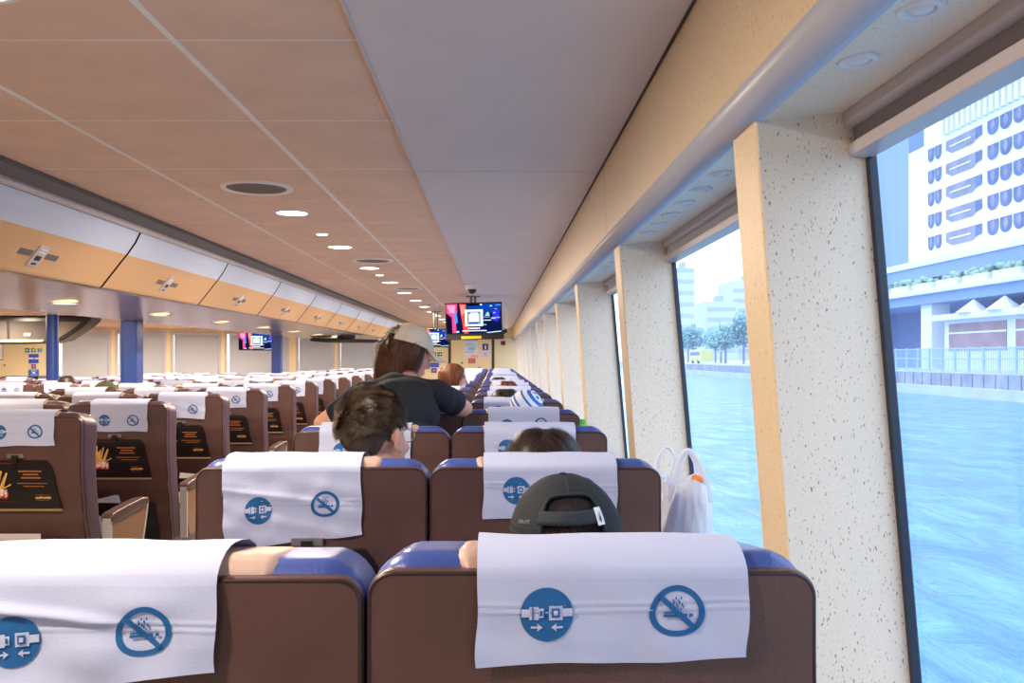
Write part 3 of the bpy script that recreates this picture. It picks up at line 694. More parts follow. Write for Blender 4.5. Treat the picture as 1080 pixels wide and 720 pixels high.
# ================================================================ seats
def ry(z):
    pts = [(0, .16), (.30, .14), (.45, .105), (.6, .062), (.75, .022), (.85, .004), (.95, -.004), (1.05, 0), (2, 0)]
    for (a, b), (c, d) in zip(pts, pts[1:]):
        if z <= c:
            u = (z-a)/(c-a); u = u*u*(3-2*u); return b+(d-b)*u
    return 0
def crown(y, z):
    k = max(0, min(1, (z-1.0)/.15)); return z-2.2*max(0, y-.055)**2*k-.4*max(0, .055-y)**2*k
def warp(co):
    z = co.z; x = co.x
    w = 1.0-.0*z
    if z < .8: w = 1-.05*(.8-z)/.4
    yo = ry(z)
    # hollow under the headrest
    return Vector((x*w, co.y+yo, crown(co.y, z)))
CUTS = [.03*i for i in range(1, 24)]
SW = .506
shell_me = rbox(SW, .020, .772, .030, .006, 0, 0, .37, CUTS, warp, [M['brown']])
def cushion(matl):
    def w2(co):
        c = warp(co); u = abs(co.x)/(SW/2)
        c.z -= .008*max(0, u-.55)**2/.2*(1 if co.z > 1.05 else 0)
        if co.y > .12: c.y += .012*(1-u**3)+.012*max(0, (co.z-.95)/.2)-.03*max(0, u-.75)*2
        return c
    return rbox(SW+.002, .152, .776, .050, .028, 0, .012, .383, CUTS, w2, [matl])
cush_blue = cushion(M['blue']); cush_brown = cushion(M['brown2'])
panel_me = rbox(.316, .158, .30, .02, .028, 0, .010, .861, [.03*i for i in range(1, 10)], warp, [M['creamlea']])
# piping around the back face of the shell
pts = []
zt, zb_, hw_ = 1.142, .40, SW/2
def shell_outline(inset):
    r = .030; o = []
    for i in range(12): z = zb_+(zt-r-zb_)*i/12; o.append((-hw_+inset, z))
    for i in range(7): a = pi-pi/2*i/6; o.append((-hw_+r+(r-inset)*cos(a), zt-r+(r-inset)*sin(a)))
    for i in range(7): a = pi/2-pi/2*i/6; o.append((hw_-r+(r-inset)*cos(a), zt-r+(r-inset)*sin(a)))
    for i in range(12, -1, -1): z = zb_+(zt-r-zb_)*i/12; o.append((hw_-inset, z))
    return o
pm_ = MB(); pm_.tube([warp(Vector((x, .002, z))) for x, z in shell_outline(.004)], .0028, 6)
pipe_me = pm_.mesh('piping', M['pipe'], True)

def cover_mesh(cx=0, w=.305, zbot=1.04, tilt=0, seed=0, amp=.0022, crease=0, nu=36, nv=26, skew=0, symz=None, flare=0):
    if symz is None: symz = zbot+.057
    rnd = random.Random(seed); ph = [rnd.uniform(0, 6.28) for _ in range(8)]; fr = [rnd.uniform(.7, 1.4) for _ in range(8)]
    topz = 1.158
    def rear(u, z):   # u metres from cover centre
        d = max(0, min(1, (1.145-z)/.08))
        y = -.0062
        wv = sin(u*42*fr[0]+ph[0]+z*20)*.5+sin(u*77*fr[1]+ph[1]-z*35)*.3+sin(z*90*fr[2]+u*30+ph[2])*.35
        y -= amp*(1+wv)*d
        n3 = noise.noise(Vector((u*16+seed, z*20, seed*1.7)))
        y -= amp*1.6*d*max(0, n3+.3)
        for zc_ in (symz+.012, symz+.004):
            y -= .0016*exp(-((z-zc_-.004*sin(u*9+ph[3]))/.0016)**2)
        if crease:
            ln = (z-(symz+.02))+u*.10
            y -= crease*exp(-(ln/.006)**2)*(1/(1+exp((u-.03)*60)))
            y -= crease*.8*exp(-((z-symz-.035)/.02)**2-((u-.07)/.05)**2)
        y -= flare*max(0, (1.10-z)/.08)**2*max(0, sin(u*20+1))
        return y
    path = [(.196, 1.03), (.195, 1.08), (.186, 1.104), (.17, 1.127), (.15, 1.1445), (.12, 1.1575), (.09, 1.1635), (.065, 1.1655), (.045, 1.1650), (.028, 1.1625), (.012, 1.1560), (.002, 1.149), (-.004, 1.1435), (-.0062, 1.135)]
    mb = MB()
    def S(u, z, off=0): return Vector((cx+u+skew*(1.14-z), rear(u, z)-off, z))
    def top(uu, vv):
        u = (uu-.5)*w; t_ = vv*(len(path)-1); i = min(int(t_), len(path)-2); f = t_-i
        y = path[i][0]*(1-f)+path[i+1][0]*f; z = path[i][1]*(1-f)+path[i+1][1]*f
        n3 = noise.noise(Vector((u*12+seed, y*12, 3.3)))
        k = min(1, (1-vv)*6)
        if vv > .7: y2 = rear(u, z) if z < 1.136 else None
        y = y*(1)+(-(amp*.5) if vv < .999 else 0)*0
        z += .0028*(n3+.4)*k*(1 if vv > .15 else 0)
        if vv >= .999: return S(u, 1.135)
        return Vector((cx+u, y+(.002 if vv > .5 else 0)*0, z))
    mb.use(0).grid(top, nu, 26)
    def back(uu, vv):
        u = (uu-.5)*w; zb = zbot+tilt*u+.0016*sin(u*30+ph[4]); z = 1.135+(zb-1.135)*vv
        uo = u+.003*sin(z*60+ph[5])*vv*(abs(uu-.5)*2)**4
        p = S(u, z); p.x += uo-u; return p
    mb.grid(back, nu, nv)
    R = .0295
    def T(u0, a, b): # local symbol coords -> cover coords w/ tilt
        return (u0+a, symz+tilt*u0*.8+b+tilt*a*.8)
    def patch(u0, pts, off, mi):
        mb.use(mi); n = len(pts)
        vs = [S(*T(u0, *p), off) for p in pts]; cxp = (sum(p[0] for p in pts)/n, sum(p[1] for p in pts)/n); vs.append(S(*T(u0, *cxp), off))
        mb.add(vs, [(i, (i+1) % n, n) for i in range(n)])
    def rectp(u0, a0, a1, b0, b1, off, mi, sub=3):
        mb.use(mi); mb.grid(lambda u, v: S(*T(u0, a0+(a1-a0)*u, b0+(b1-b0)*v), off), sub, sub)
    # fasten seat belt roundel
    u0 = -.0735; O1, O2, O3 = .0010, .0022, .0032
    for j in range(6):
        r0, r1 = R*j/6, R*(j+1)/6; mb.use(1); mb.grid(lambda u, v: S(*T(u0, (r0+(r1-r0)*v)*cos(2*pi*u), (r0+(r1-r0)*v)*sin(2*pi*u)), O1), 36, 1)
    q = R
    rectp(u0, -.96*q, -.62*q, -.08*q, .22*q, O2, 0); rectp(u0, -.66*q, -.30*q, -.18*q, .32*q, O2, 0); rectp(u0, -.30*q, -.12*q, -.1*q, .24*q, O2, 0); rectp(u0, -.26*q, -.17*q, -.03*q, .17*q, O3, 1)
    rectp(u0, -.55*q, -.5*q, -.18*q, .32*q, O3, 1)
    rectp(u0, .08*q, .6*q, -.2*q, .34*q, O2, 0); rectp(u0, .6*q, .97*q, -.08*q, .22*q, O2, 0)
    rectp(u0, .18*q, .48*q, -.1*q, .24*q, O3, 1); rectp(u0, .25*q, .41*q, -.02*q, .16*q, O3+.0006, 0)
    for sg in (1, -1):
        c0 = -.36*q if sg > 0 else .36*q
        rectp(u0, min(c0-sg*.24*q, c0+sg*.1*q), max(c0-sg*.24*q, c0+sg*.1*q), -.50*q, -.42*q, O2, 0)
        patch(u0, [(c0+sg*.2*q, -.46*q), (c0-sg*.02*q, -.30*q), (c0+sg*.04*q, -.46*q), (c0-sg*.02*q, -.62*q)], O2, 0)
    # no smoking ring
    u0 = .0715
    mb.use(1); RX = 1.03
    def rr(th): return R*(1+.05*cos(2*th)-.03*sin(3*th))
    mb.grid(lambda u, v: S(*T(u0, rr(2*pi*u)*(.78+.22*v)*cos(2*pi*u), rr(2*pi*u)*(.78+.22*v)*sin(2*pi*u)), O1), 44, 2)
    mb.use(1); mb.grid(lambda u, v: S(*T(u0, (-.62+1.24*u)*q+(v-.5)*.17*q*.7, (.60-1.24*u)*q*.95+(v-.5)*.17*q), O3), 8, 1)
    rectp(u0, -.52*q, .36*q, -.2*q, -.08*q, O2, 1); rectp(u0, .44*q, .58*q, -.2*q, -.08*q, O2, 1)
    rectp(u0, -.5*q, .1*q, -.06*q, .0*q, O2, 1)
    for dx in (0, .2):
        for i in range(6):
            a = (-.1+dx+.09*sin(i*1.3))*q; rectp(u0, a, a+.06*q, (.06+.08*i)*q, (.15+.08*i)*q, O2, 1, 1)
    me = mb.mesh('headrest_cover', [M['cover'], M['ink']], True)
    bm = bmesh.new(); bm.from_mesh(me); bmesh.ops.remove_doubles(bm, verts=bm.verts, dist=1e-5); bm.to_mesh(me); bm.free()
    return me

# tray table with an advertisement
tray_c = -.006
def tray_parts():
    z0, z1 = .765, .965; tw, bw = .142, .176
    def O(x, z, o): return Vector((x, ry(z)-o, z))
    m_ = MB(); n = 10
    out = []
    for i in range(n+1):
        z = z0+(z1-z0)*i/n; hw = bw+(tw-bw)*(i/n)
        if i == n: hw -= .018
        elif i == n-1: hw -= .004
        out.append((hw, z))
    for i in range(n):
        (w0, a), (w1, b) = out[i], out[i+1]
        m_.use(0).quad(O(tray_c-w0, a, .011), O(tray_c+w0, a, .011), O(tray_c+w1, b, .011), O(tray_c-w1, b, .011))
        for s_ in (-1, 1): m_.quad(O(tray_c+s_*w0, a, .011), O(tray_c+s_*w1, b, .011), O(tray_c+s_*w1, b, -.004), O(tray_c+s_*w0, a, -.004))
    w, z = out[-1]; m_.quad(O(tray_c-w, z, .011), O(tray_c+w, z, .011), O(tray_c+w, z, -.004), O(tray_c-w, z, -.004))
    w, z = out[0]; m_.quad(O(tray_c-w, z, .011), O(tray_c+w, z, .011), O(tray_c+w, z, -.004), O(tray_c-w, z, -.004))
    tray = m_.mesh('tray', M['tray'])
    # advertisement: maroon area, gold hands, red brush strokes with white characters, small orange lines
    a = MB()
    def Q(pts, mi, off): a.use(mi); a.add([O(tray_c+x, z, .011+off) for x, z in pts], [tuple(range(len(pts)))])
    Q([(-.158, .795), (-.03, .795), (-.0, .955), (-.138, .955)], 0, .0004)
    Q([(-.03, .795), (.02, .795), (.03, .955), (0, .955)], 5, .0004)
    r = random.Random(3)
    for i, (bx, tx, h) in enumerate(((-.118, -.128, .045), (-.108, -.112, .075), (-.095, -.092, .09), (-.088, -.074, .07), (-.078, -.058, .082), (-.066, -.044, .06), (-.06, -.036, .074), (-.1, -.10, .055), (-.082, -.085, .06), (-.12, -.138, .03), (-.055, -.022, .028))):
        zb = .845+r.uniform(-.004, .004); zt_ = .842+h
        Q([(bx-.006, zb), (bx+.006, zb), (tx+.004, zt_-.004), (tx, zt_), (tx-.004, zt_-.004)], 1, .0008+.0001*i)
    Q([(-.125, .835), (-.115, .86), (-.085, .868), (-.06, .86), (-.05, .84), (-.07, .825), (-.11, .822)], 1, .002)
    Q([(-.15, .80), (-.14, .845), (-.1, .842), (-.06, .838), (-.035, .842), (-.03, .825), (-.04, .808), (-.09, .812), (-.12, .80), (-.14, .785)], 2, .0024)
    a.use(3)
    for i, (ch, x, z, s_) in enumerate((('十', -.134, .826, .034), ('二', -.110, .826, .026), ('金', -.083, .829, .034), ('剛', -.052, .829, .034))):
        text_mb(a, ch, s_, O(tray_c+x, z, .0146), (1, 0, .04), (0, 0, 1), bold=.0006)
    for (z, x0, x1, hgt) in ((.918, .012, .105, .006), (.905, .03, .092, .006), (.891, .022, .098, .0065), (.870, .005, .122, .003), (.858, .03, .112, .003)):
        x = x0
        while x < x1:
            ww = r.uniform(.003, .006); Q([(x, z), (x+ww, z), (x+ww, z+hgt), (x, z+hgt)], 4, .0008); x += ww+.0012
    x = .075
    while x < .135:
        ww = r.uniform(.004, .007); hh = r.uniform(.006, .011); Q([(x, .808), (x+ww, .808), (x+ww, .808+hh), (x, .808+hh)], 1, .0008); x += ww+.0008
    for z in (.823, .801):
        x = .078
        while x < .13: Q([(x, z), (x+.003, z), (x+.003, z+.002), (x, z+.002)], 4, .0008); x += .0045
    ad = a.mesh('advertisement', [M['trayred'], M['gold'], M['red'], M['white'], M['orange'], mat('tray_fade_print', '#381416', .45)])
    e = MB(); e.box(tray_c-.178, tray_c+.178, ry(.763)-.016, ry(.763)+.0, .757, .7655); 
    edge = e.mesh('edge_strip', M['silver'])
    l = MB(); l.box(tray_c-.034, tray_c+.034, ry(.98)-.012, ry(.98)+.004, .974, .99); latch = l.mesh('latch_plate', M['steel'])
    l = MB(); l.box(tray_c-.011, tray_c+.011, ry(.975)-.022, ry(.975)-.008, .952, .986); knob = l.mesh('latch', M['black'])
    k = MB()
    def pk(u, v):
        z = .40+.235*v; x = tray_c+.05*0+(-.19+.38*u)*.98
        bul = .03*sin(pi*u)*(.4+.6*v)+.008*v
        return O(x, z, .004+bul)
    k.grid(pk, 16, 8); k.grid(lambda u, v: pk(u, 1)+Vector((0, .02*v*sin(pi*u), -.004*v)), 16, 1)
    pocket = k.mesh('pocket', M['tray'], True)
    return tray, ad, edge, latch, knob, pocket
tray_me, ad_me, edge_me, plate_me, knob_me, pocket_me = tray_parts()
seatc = rbox(.44, .50, .16, .04, .035, 0, .22, .33, [], None, [M['blue']]); seatcb = rbox(.44, .50, .16, .04, .035, 0, .22, .33, [], None, [M['brown2']])
b = MB(); b.box(-.20, .20, .26, .66, .29, .335)
for x in (-.19, .15):
    b.box(x, x+.04, .28, .33, .02, .29); b.box(x, x+.04, .58, .63, .02, .29); b.box(x-.005, x+.045, .24, .68, .0, .025)
base_me = b.mesh('base_frame', M['steel'])
def arm_me():
    # cap profile in y-z extruded in x
    cap = [(.15, .675), (.152, .70), (.17, .712), (.30, .722), (.46, .728), (.53, .722), (.545, .705), (.53, .688), (.45, .682), (.30, .676)]
    side = [(.165, .677), (.30, .678), (.45, .684), (.535, .69), (.52, .64), (.49, .56), (.46, .48), (.44, .42), (.20, .42), (.17, .5)]
    c = MB().prism(cap, 'x', -.026, .026).mesh('cap', M['brown']); s_ = MB().prism(side, 'x', -.017, .017).mesh('s', M['armtan'])
    f = MB().box(-.0185, .0185, .150, .166, .42, .69).mesh('f', M['armside'])
    l_ = MB().prism([(.535, .692), (.549, .692), (.535, .64), (.503, .55), (.476, .48), (.456, .42), (.442, .42), (.46, .48), (.49, .56), (.52, .64)], 'x', -.0185, .0185).mesh('l', M['armside'])
    for me in (c, s_):
        bm = bmesh.new(); bm.from_mesh(me); bmesh.ops.recalc_face_normals(bm, faces=bm.faces)
        es = [e for e in bm.edges if abs(e.verts[0].co.x-e.verts[1].co.x) < 1e-6]
        bmesh.ops.bevel(bm, geom=es, offset=.008 if me is c else .004, segments=3, profile=.5, affect='EDGES'); bm.to_mesh(me); bm.free()
        me.polygons.foreach_set('use_smooth', [True]*len(me.polygons))
    return c, s_, f, l_
ac, as_, af, al = arm_me()
def armrest(t, x):
    a = link('armrest', ac, t, (x, .05, 0)); add_wn(a); s_ = link('side_panel', as_, a); add_wn(s_); link('front_strip', af, a); link('rear_strip', al, a)
variants = [cover_mesh(seed=i, zbot=1.04-.006*(i % 3), tilt=(.0, .06, -.05, .03)[i % 4], nu=20, nv=14, cx=(-.01, .012, 0, -.02, .02)[i % 5]) for i in range(5)]
variants_l = [cover_mesh(seed=20+i, zbot=1.02-.006*(i % 3), tilt=(.02, .06, -.04, .0)[i % 4], nu=20, nv=14, cx=(-.01, .012, 0)[i % 3], w=.29) for i in range(4)]
def seat(X, Y, label, group, block='r', cover=None, lod=0, right_arm=True, left_arm=False, z=0, rz=0, tray_off=0):
    t = thing('ferry_seat', label, 'seat', (X, Y, z), group, rz)
    s_ = link('back_shell', shell_me, t); add_wn(s_)
    c_ = link('back_cushion', cush_blue if block == 'r' else cush_brown, t); add_wn(c_)
    hp = link('headrest_panel', panel_me, t); add_wn(hp)
    hp['label'] = 'cream headrest panel'
    link('headrest_cover', cover, t)['label'] = 'white cloth headrest cover with blue seat belt and no smoking symbols'
    tr = link('tray_table', tray_me, t)
    link('advertisement', ad_me, tr)
    link('seat_cushion', seatc if block == 'r' else seatcb, t); link('base_frame', base_me, t)
    if lod < 2:
        link('piping', pipe_me, s_)
        link('edge_strip', edge_me, tr); link('latch_plate', plate_me, tr); link('latch', knob_me, tr)
        link('seat_pocket', pocket_me, t)
        if right_arm: armrest(t, SW/2+.012)
        if left_arm: armrest(t, -SW/2-.012)
    return t
GR = 'seats of the right block'
custom = {(0, 0): dict(cx=.022, w=.302, zbot=1.041, tilt=.03, seed=41, amp=.0016, nu=60, nv=40, skew=0, symz=1.0965),
          (0, 1): dict(cx=-.060, w=.302, zbot=1.022, tilt=.10, seed=42, amp=.003, crease=.008, nu=70, nv=44, symz=1.078),
          (1, 0): dict(cx=.010, w=.290, zbot=1.030, tilt=0, seed=43, amp=.0014, nu=50, nv=34, symz=1.092),
          (1, 1): dict(cx=-.042, w=.300, zbot=.980, tilt=.12, seed=44, amp=.0028, crease=.003, nu=60, nv=40, symz=1.056, skew=.04),
          (2, 0): dict(cx=.002, w=.295, zbot=1.03, seed=45, amp=.0015, nu=40, nv=26), (2, 1): dict(cx=-.02, w=.295, zbot=1.02, seed=46, amp=.002, nu=40, nv=26)}
rowtxt = ['front row of the picture', 'second row from the bottom edge', 'third row from the bottom edge', 'fourth row from the bottom edge']
for r_ in range(19):
    Y = .957+.9*r_
    for c_ in range(2):
        X = (.108, -.402)[c_]
        if r_ == 0: lb = ('nearest seat by the window, white cover hanging straight, at bottom centre right', 'nearest aisle seat at bottom left, its white cover creased')[c_]
        elif r_ == 1: lb = ('window seat in second row, behind the person in black cap', 'aisle seat in second row, white cover hanging crooked, boy with glasses beyond')[c_]
        elif r_ < 13: lb = '%s seat in the %s row from the camera, right block' % (('blue topped window', 'blue topped aisle')[c_], ORD[r_])
        else: lb = 'tiny distant blue topped seat of the right block near the far door'
        _s = seat(X, Y, lb, GR if r_ < 13 else 'far end seats of the right block', 'r', cover_mesh(**custom[(r_, c_)]) if (r_, c_) in custom else variants[(r_*2+c_) % 5], 0 if r_ < 4 else (1 if r_ < 6 else 2), right_arm=(c_ == 1 or True), left_arm=(c_ == 1))
        if (r_, c_) == (0, 1): _s.scale.z = .993
GL = 'seats of the middle block'
coln = ('aisle-side', 'centre', 'far-side')
lcustom = {0: dict(cx=-.0, w=.295, zbot=1.022, seed=51, amp=.0015, nu=30, nv=20, tilt=.02), 1: dict(cx=.012, w=.29, zbot=1.003, seed=52, amp=.0012, nu=30, nv=20, tilt=0)}
for r_ in range(16):
    Y = 3.46+.9*r_
    for c_ in range(3):
        X = -1.935-.52*c_
        if r_ < 9: lb = 'brown %s seat in the %s visible row of the block left of the aisle' % (coln[c_], ORD[r_])
        else: lb = 'small distant brown seat of the block left of the aisle'
        seat(X, Y, lb, GL if r_ < 9 else 'far seats left of the aisle', 'l', cover_mesh(**lcustom[r_]) if (c_ == 0 and r_ in lcustom) else variants_l[(r_+c_) % 4], 0 if (c_ == 0 and r_ < 4) else (1 if c_ == 0 and r_ < 7 else 2), right_arm=True)
for r_ in range(8):
    Y = 9.8+.9*r_
    for c_ in range(5):
        X = -4.0-.52*c_
        lb = 'small brown seat of the far left block, %s row, %s column from the blue columns' % (ORD[r_], ORD[c_]) if r_ < 3 else 'tiny brown seat deep in the far left block'
        seat(X, Y, lb, 'seats of the far left block' if r_ < 3 else 'deep seats of the far left block', 'l', variants_l[(r_*2+c_) % 4], 2, z=-.075)
for r_ in range(3):
    for c_ in range(3):
        seat(-7.15-.52*c_, 11.8+.9*r_, 'tiny brown seat beyond the leftmost round column', 'seats beyond the round column', 'l', variants_l[(r_+c_) % 4], 2, z=-.075)

# magazines in the pockets
def magazine(label, X, Y, dx, tilt, col):
    t = thing('magazine', label, 'magazine', (X+tray_c+dx, Y+ry(.6), .47), 'magazines in the seat pockets')
    t.rotation_euler = (0, tilt, 0)
    m_ = MB()
    for i in range(4): m_.box(-.10+.004*i, .10-.003*i, -.016+.003*i, -.0145+.003*i, 0, .185-.002*i)
    obj('pages', m_, M['paper'], t)
    obj('cover_sheet', MB().box(-.102, .102, -.0185, -.0172, 0, .187), pm(col), t)
magazine('folded magazine in the pocket of the nearest middle-block seat, lower left', -1.935, 3.46, -.03, .0, '#d8cfcb')
magazine('white and blue magazine sticking out of pocket of second middle-block seat', -1.935, 4.36, -.06, -.25, '#bcc6dc')
magazine('white magazine in the pocket of the third middle-block seat', -1.935, 5.26, .06, .1, '#e2dedc')

# ================================================================ people
def remesh(name, prims, vox, m_, parent, sm=4):
    mb = MB()
    for p in prims: p(mb)
    me = mb.mesh(name, m_, True); o = link(name, me)
    r = o.modifiers.new('r', 'REMESH'); r.mode = 'VOXEL'; r.voxel_size = vox; r.use_smooth_shade = True
    s_ = o.modifiers.new('s', 'SMOOTH'); s_.iterations = sm; s_.factor = .5
    dg = bpy.context.evaluated_depsgraph_get(); me2 = bpy.data.meshes.new_from_object(o.evaluated_get(dg)); me2.name = name
    me2.materials.clear(); me2.materials.append(m_)
    me2.polygons.foreach_set('use_smooth', [True]*len(me2.polygons))
    bpy.data.objects.remove(o)
    return link(name, me2, parent)
def E(c, r, Mx=None): return lambda mb: mb.ell(c, r, 24, 16, Mx)
def C(pts, rs):
    def f(mb):
        pts_ = [Vector(p) for p in pts]
        # end caps with spheres
        for i in range(len(pts_)-1):
            n = max(2, int((pts_[i+1]-pts_[i]).length/.012))
            mb.tube([pts_[i].lerp(pts_[i+1], k/n) for k in range(n+1)], [rs[i]+(rs[i+1]-rs[i])*k/n for k in range(n+1)], 16)
        for p, r in zip(pts_, rs): mb.ell(p, (r, r, r), 16, 10)
    return f
def head_prims(H, s=1.0):
    """H: 4x4 matrix of the head (origin between the ears, +y the face)"""
    R3 = H.to_3x3()
    def e(c, r): return E(H @ (Vector(c)*s), tuple(v*s for v in r), R3)
    return [e((0, -.014, .03), (.074, .094, .086)), e((0, .03, -.025), (.062, .062, .085)), e((0, .034, -.07), (.047, .05, .038)), e((0, .075, -.098), (.018, .016, .013)),
            e((0, .094, -.018), (.011, .016, .026)), e((0, .102, -.032), (.015, .013, .011)), e((0, .086, -.062), (.022, .01, .007)), e((0, .085, -.070), (.019, .010, .006)),
            e((.03, .078, .018), (.024, .012, .008)), e((-.03, .078, .018), (.024, .012, .008)), e((.035, .068, -.03), (.022, .018, .018)), e((-.035, .068, -.03), (.022, .018, .018)),
            e((.078, -.008, -.012), (.008, .017, .030)), e((-.078, -.008, -.012), (.008, .017, .030)), e((.084, -.016, .0), (.008, .010, .022)), e((-.084, -.016, .0), (.008, .010, .022)),
            e((.077, -.002, -.036), (.008, .009, .011)), e((-.077, -.002, -.036), (.008, .009, .011))]
def hmat(c, yaw=0, pitch=0, roll=0): return Matrix.Translation(c) @ Matrix.Rotation(yaw, 4, 'Z') @ Matrix.Rotation(pitch, 4, 'X') @ Matrix.Rotation(roll, 4, 'Y')
def hand_prims(w, d, side, up=Vector((0, 0, 1))):
    """w wrist, d direction; palm, four bent fingers, thumb"""
    w = Vector(w); d = Vector(d).normalized(); sx = d.cross(up).normalized()*side; L = []
    pc = w+d*.045; R3 = Matrix((sx, d, up)).transposed()
    L.append(E(pc, (.038, .05, .014), R3))
    for i, (o, ln) in enumerate(((-.028, .062), (-.010, .072), (.009, .068), (.027, .054))):
        b = w+d*.08+sx*o; m1 = b+d*ln*.45-up*.004; m2 = m1+d*ln*.33-up*.014; m3 = m2+d*ln*.15-up*.016
        L.append(C([b-d*.02, b, m1, m2, m3], [.0085, .0088, .0082, .0075, .0065]))
    b = w+d*.02-sx*.03; L.append(C([b, b+d*.028-sx*.022-up*.004, b+d*.058-sx*.028-up*.01], [.011, .0095, .0075]))
    return L
def strands(mb, H, s, n, accept, flow, length, base=(0, -.014, .03), rad=(.077, .097, .089), width=.0011, seg=4, lift=.35, droop=0, seed=1, clump=0):
    rnd = random.Random(seed); R3 = H.to_3x3()
    cnt_ = 0; tries = 0
    while cnt_ < n and tries < n*8:
        tries += 1
        v = Vector((rnd.gauss(0, 1), rnd.gauss(0, 1), rnd.gauss(0, 1))).normalized()
        if not accept(v, rnd): continue
        cnt_ += 1
        p = Vector((base[0]+v.x*rad[0], base[1]+v.y*rad[1], base[2]+v.z*rad[2]))
        nrm = Vector((v.x/rad[0], v.y/rad[1], v.z/rad[2])).normalized()
        fl = flow(v, p, rnd); fl = (fl-nrm*fl.dot(nrm))
        if fl.length < 1e-4: fl = nrm.orthogonal()
        fl.normalize(); L = length(v, rnd); d = (fl*(1-lift)+nrm*lift+Vector((rnd.gauss(0, .1), rnd.gauss(0, .1), rnd.gauss(0, .1)))).normalized()
        ck = Vector((noise.noise(p*38+Vector((seed, 0, 0))), noise.noise(p*38+Vector((0, seed, 9))), noise.noise(p*38+Vector((5, 5, seed)))))*clump; d = (d+ck).normalized()
        q = p-nrm*.002; side = d.cross(nrm).normalized()*width
        vs = []
        for k in range(seg+1):
            w_ = side*(1-k/seg*.8); vs += [q-w_, q+w_]
            q = q+d*(L/seg)
            # hug the skull
            rel = Vector(((q.x-base[0])/rad[0], (q.y-base[1])/rad[1], (q.z-base[2])/rad[2]))
            nn = Vector((rel.x/rad[0], rel.y/rad[1], rel.z/rad[2])).normalized()
            if rel.length > 1.05+lift*.25: d = (d-nn*(.25)).normalized()
            elif rel.length < 1.02: d = (d+nn*.3).normalized()
            d = (d+Vector((0, 0, -droop))).normalized()
        mb.add([H @ (x*s) for x in vs], [(2*k, 2*k+1, 2*k+3, 2*k+2) for k in range(seg)])
def scalp(mb, H, s, test, base=(0, -.014, .03), rad=(.0765, .0965, .0885), nu=56, nv=36):
    vs = {}; fs = []
    def pt(i, j):
        th = pi*j/nv; ph = 2*pi*i/nu; return Vector((sin(th)*cos(ph), sin(th)*sin(ph), cos(th)))
    for j in range(nv):
        for i in range(nu):
            q = [pt(i, j), pt(i, j+1), pt(i+1, j+1), pt(i+1, j)]
            if test((q[0]+q[2])/2):
                mb.add([H @ (Vector((base[0]+v.x*rad[0], base[1]+v.y*rad[1], base[2]+v.z*rad[2]))*s) for v in q], [(0, 1, 2, 3)])
def seated_prims(c, yaw=0, shw=.20, drop=.36):
    """torso etc. below the head centre c (world), seated facing +y. Returns (skin, shirt, trousers)"""
    M4 = Matrix.Translation(c) @ Matrix.Rotation(yaw, 4, 'Z')
    def w(x, y, z): return M4 @ Vector((x, y+(.085*min(1, max(0, (-z-.12)/.12))), z))
    neck = C([w(0, -.015, -.07), w(0, -.035, -.15), w(0, -.04, -.20)], [.052, .054, .065])
    R3 = M4.to_3x3()
    torso = [E(w(0, -.04, -.30), (.155, .095, .13), R3), E(w(0, -.03, -.44), (.15, .105, .17), R3), E(w(0, -.02, -.60), (.155, .12, .14), R3), C([w(-shw+.04, -.04, -.22), w(shw-.04, -.04, -.22)], [.055, .055])]
    arms = []; fore = []
    for s_ in (-1, 1):
        sh, el, wr = w(s_*(shw-.015), -.04, -.235), w(s_*(shw+.03), .01, -.50), w(s_*(shw-.06), .23, -.565)
        arms.append(C([sh, sh.lerp(el, .55)], [.052, .045])); fore.append(C([sh.lerp(el, .3), el, wr], [.042, .037, .026])); fore += hand_prims(wr, (w(s_*.05, .5, -.62)-wr), s_)
    legs = []
    for s_ in (-1, 1):
        legs.append(C([w(s_*.08, 0, -.64), w(s_*.11, .42, -.60), w(s_*.11, .44, -1.0)], [.085, .062, .045]))
    return neck, torso, arms, fore, legs
def seated_person(label, c, yaw=0, pitch=0, roll=0, s=1.0, shirt='tshirt', vox=.006, group=None, body=True, far=False):
    t = thing('person', label, 'person', (0, 0, 0), group)
    H = hmat(Vector(c), yaw, pitch, roll)
    neck, torso, arms, fore, legs = seated_prims(Vector(c), yaw*.25)
    remesh('body', head_prims(H, s)+[neck]+torso+arms+fore+legs, vox, M['skin'], t)
    def infl(mb):
        for f in torso+arms: f(mb)
    o = remesh('shirt', torso+arms, max(vox, .008), M[shirt], t); d = o.modifiers.new('d', 'DISPLACE'); d.strength = .014; d.mid_level = 0
    o = remesh('trousers', legs, max(vox, .01), M['tee'], t); d = o.modifiers.new('d', 'DISPLACE'); d.strength = .012; d.mid_level = 0
    return t, H

# --- boy with short brown hair and glasses, second row aisle seat
c = P(395, 461, 2.12)
t, H = seated_person('person with short brown faded hair and clear-framed glasses, second row aisle seat', c, yaw=-.50, pitch=-.05, roll=-.10, s=.97, vox=.0045)
WH = Vector((-.35, -.75, .45)).normalized()      # whorl
def acc_top(v, r):
    if v.y > .62 and v.z < .55: return False
    return v.z > .06+.12*noise.noise(v*3)-.28*max(0, -v.y)
def flow_top(v, p, r):
    d = v-WH; t_ = d.cross(v)*.8+d*1.1+Vector((.7, .5, 0)); return t_
hb = MB(); strands(hb, H, .97, 20000, acc_top, flow_top, lambda v, r: r.uniform(.020, .036)*(.75+.45*max(0, v.z)), lift=.22, seed=5, rad=(.077, .097, .090), width=.0009, clump=.8)
def acc_side(v, r):
    if v.z > .15: return False
    if v.y > .35: return False
    lo = -.86 if v.y < -.3 else -.45
    if v.z < lo: return False
    f = (v.z-lo)/(.15-lo); 
    if abs(v.x) > .55 and v.y > -.1 and v.z < -.22: return False
    return r.random() < .15+.5*f
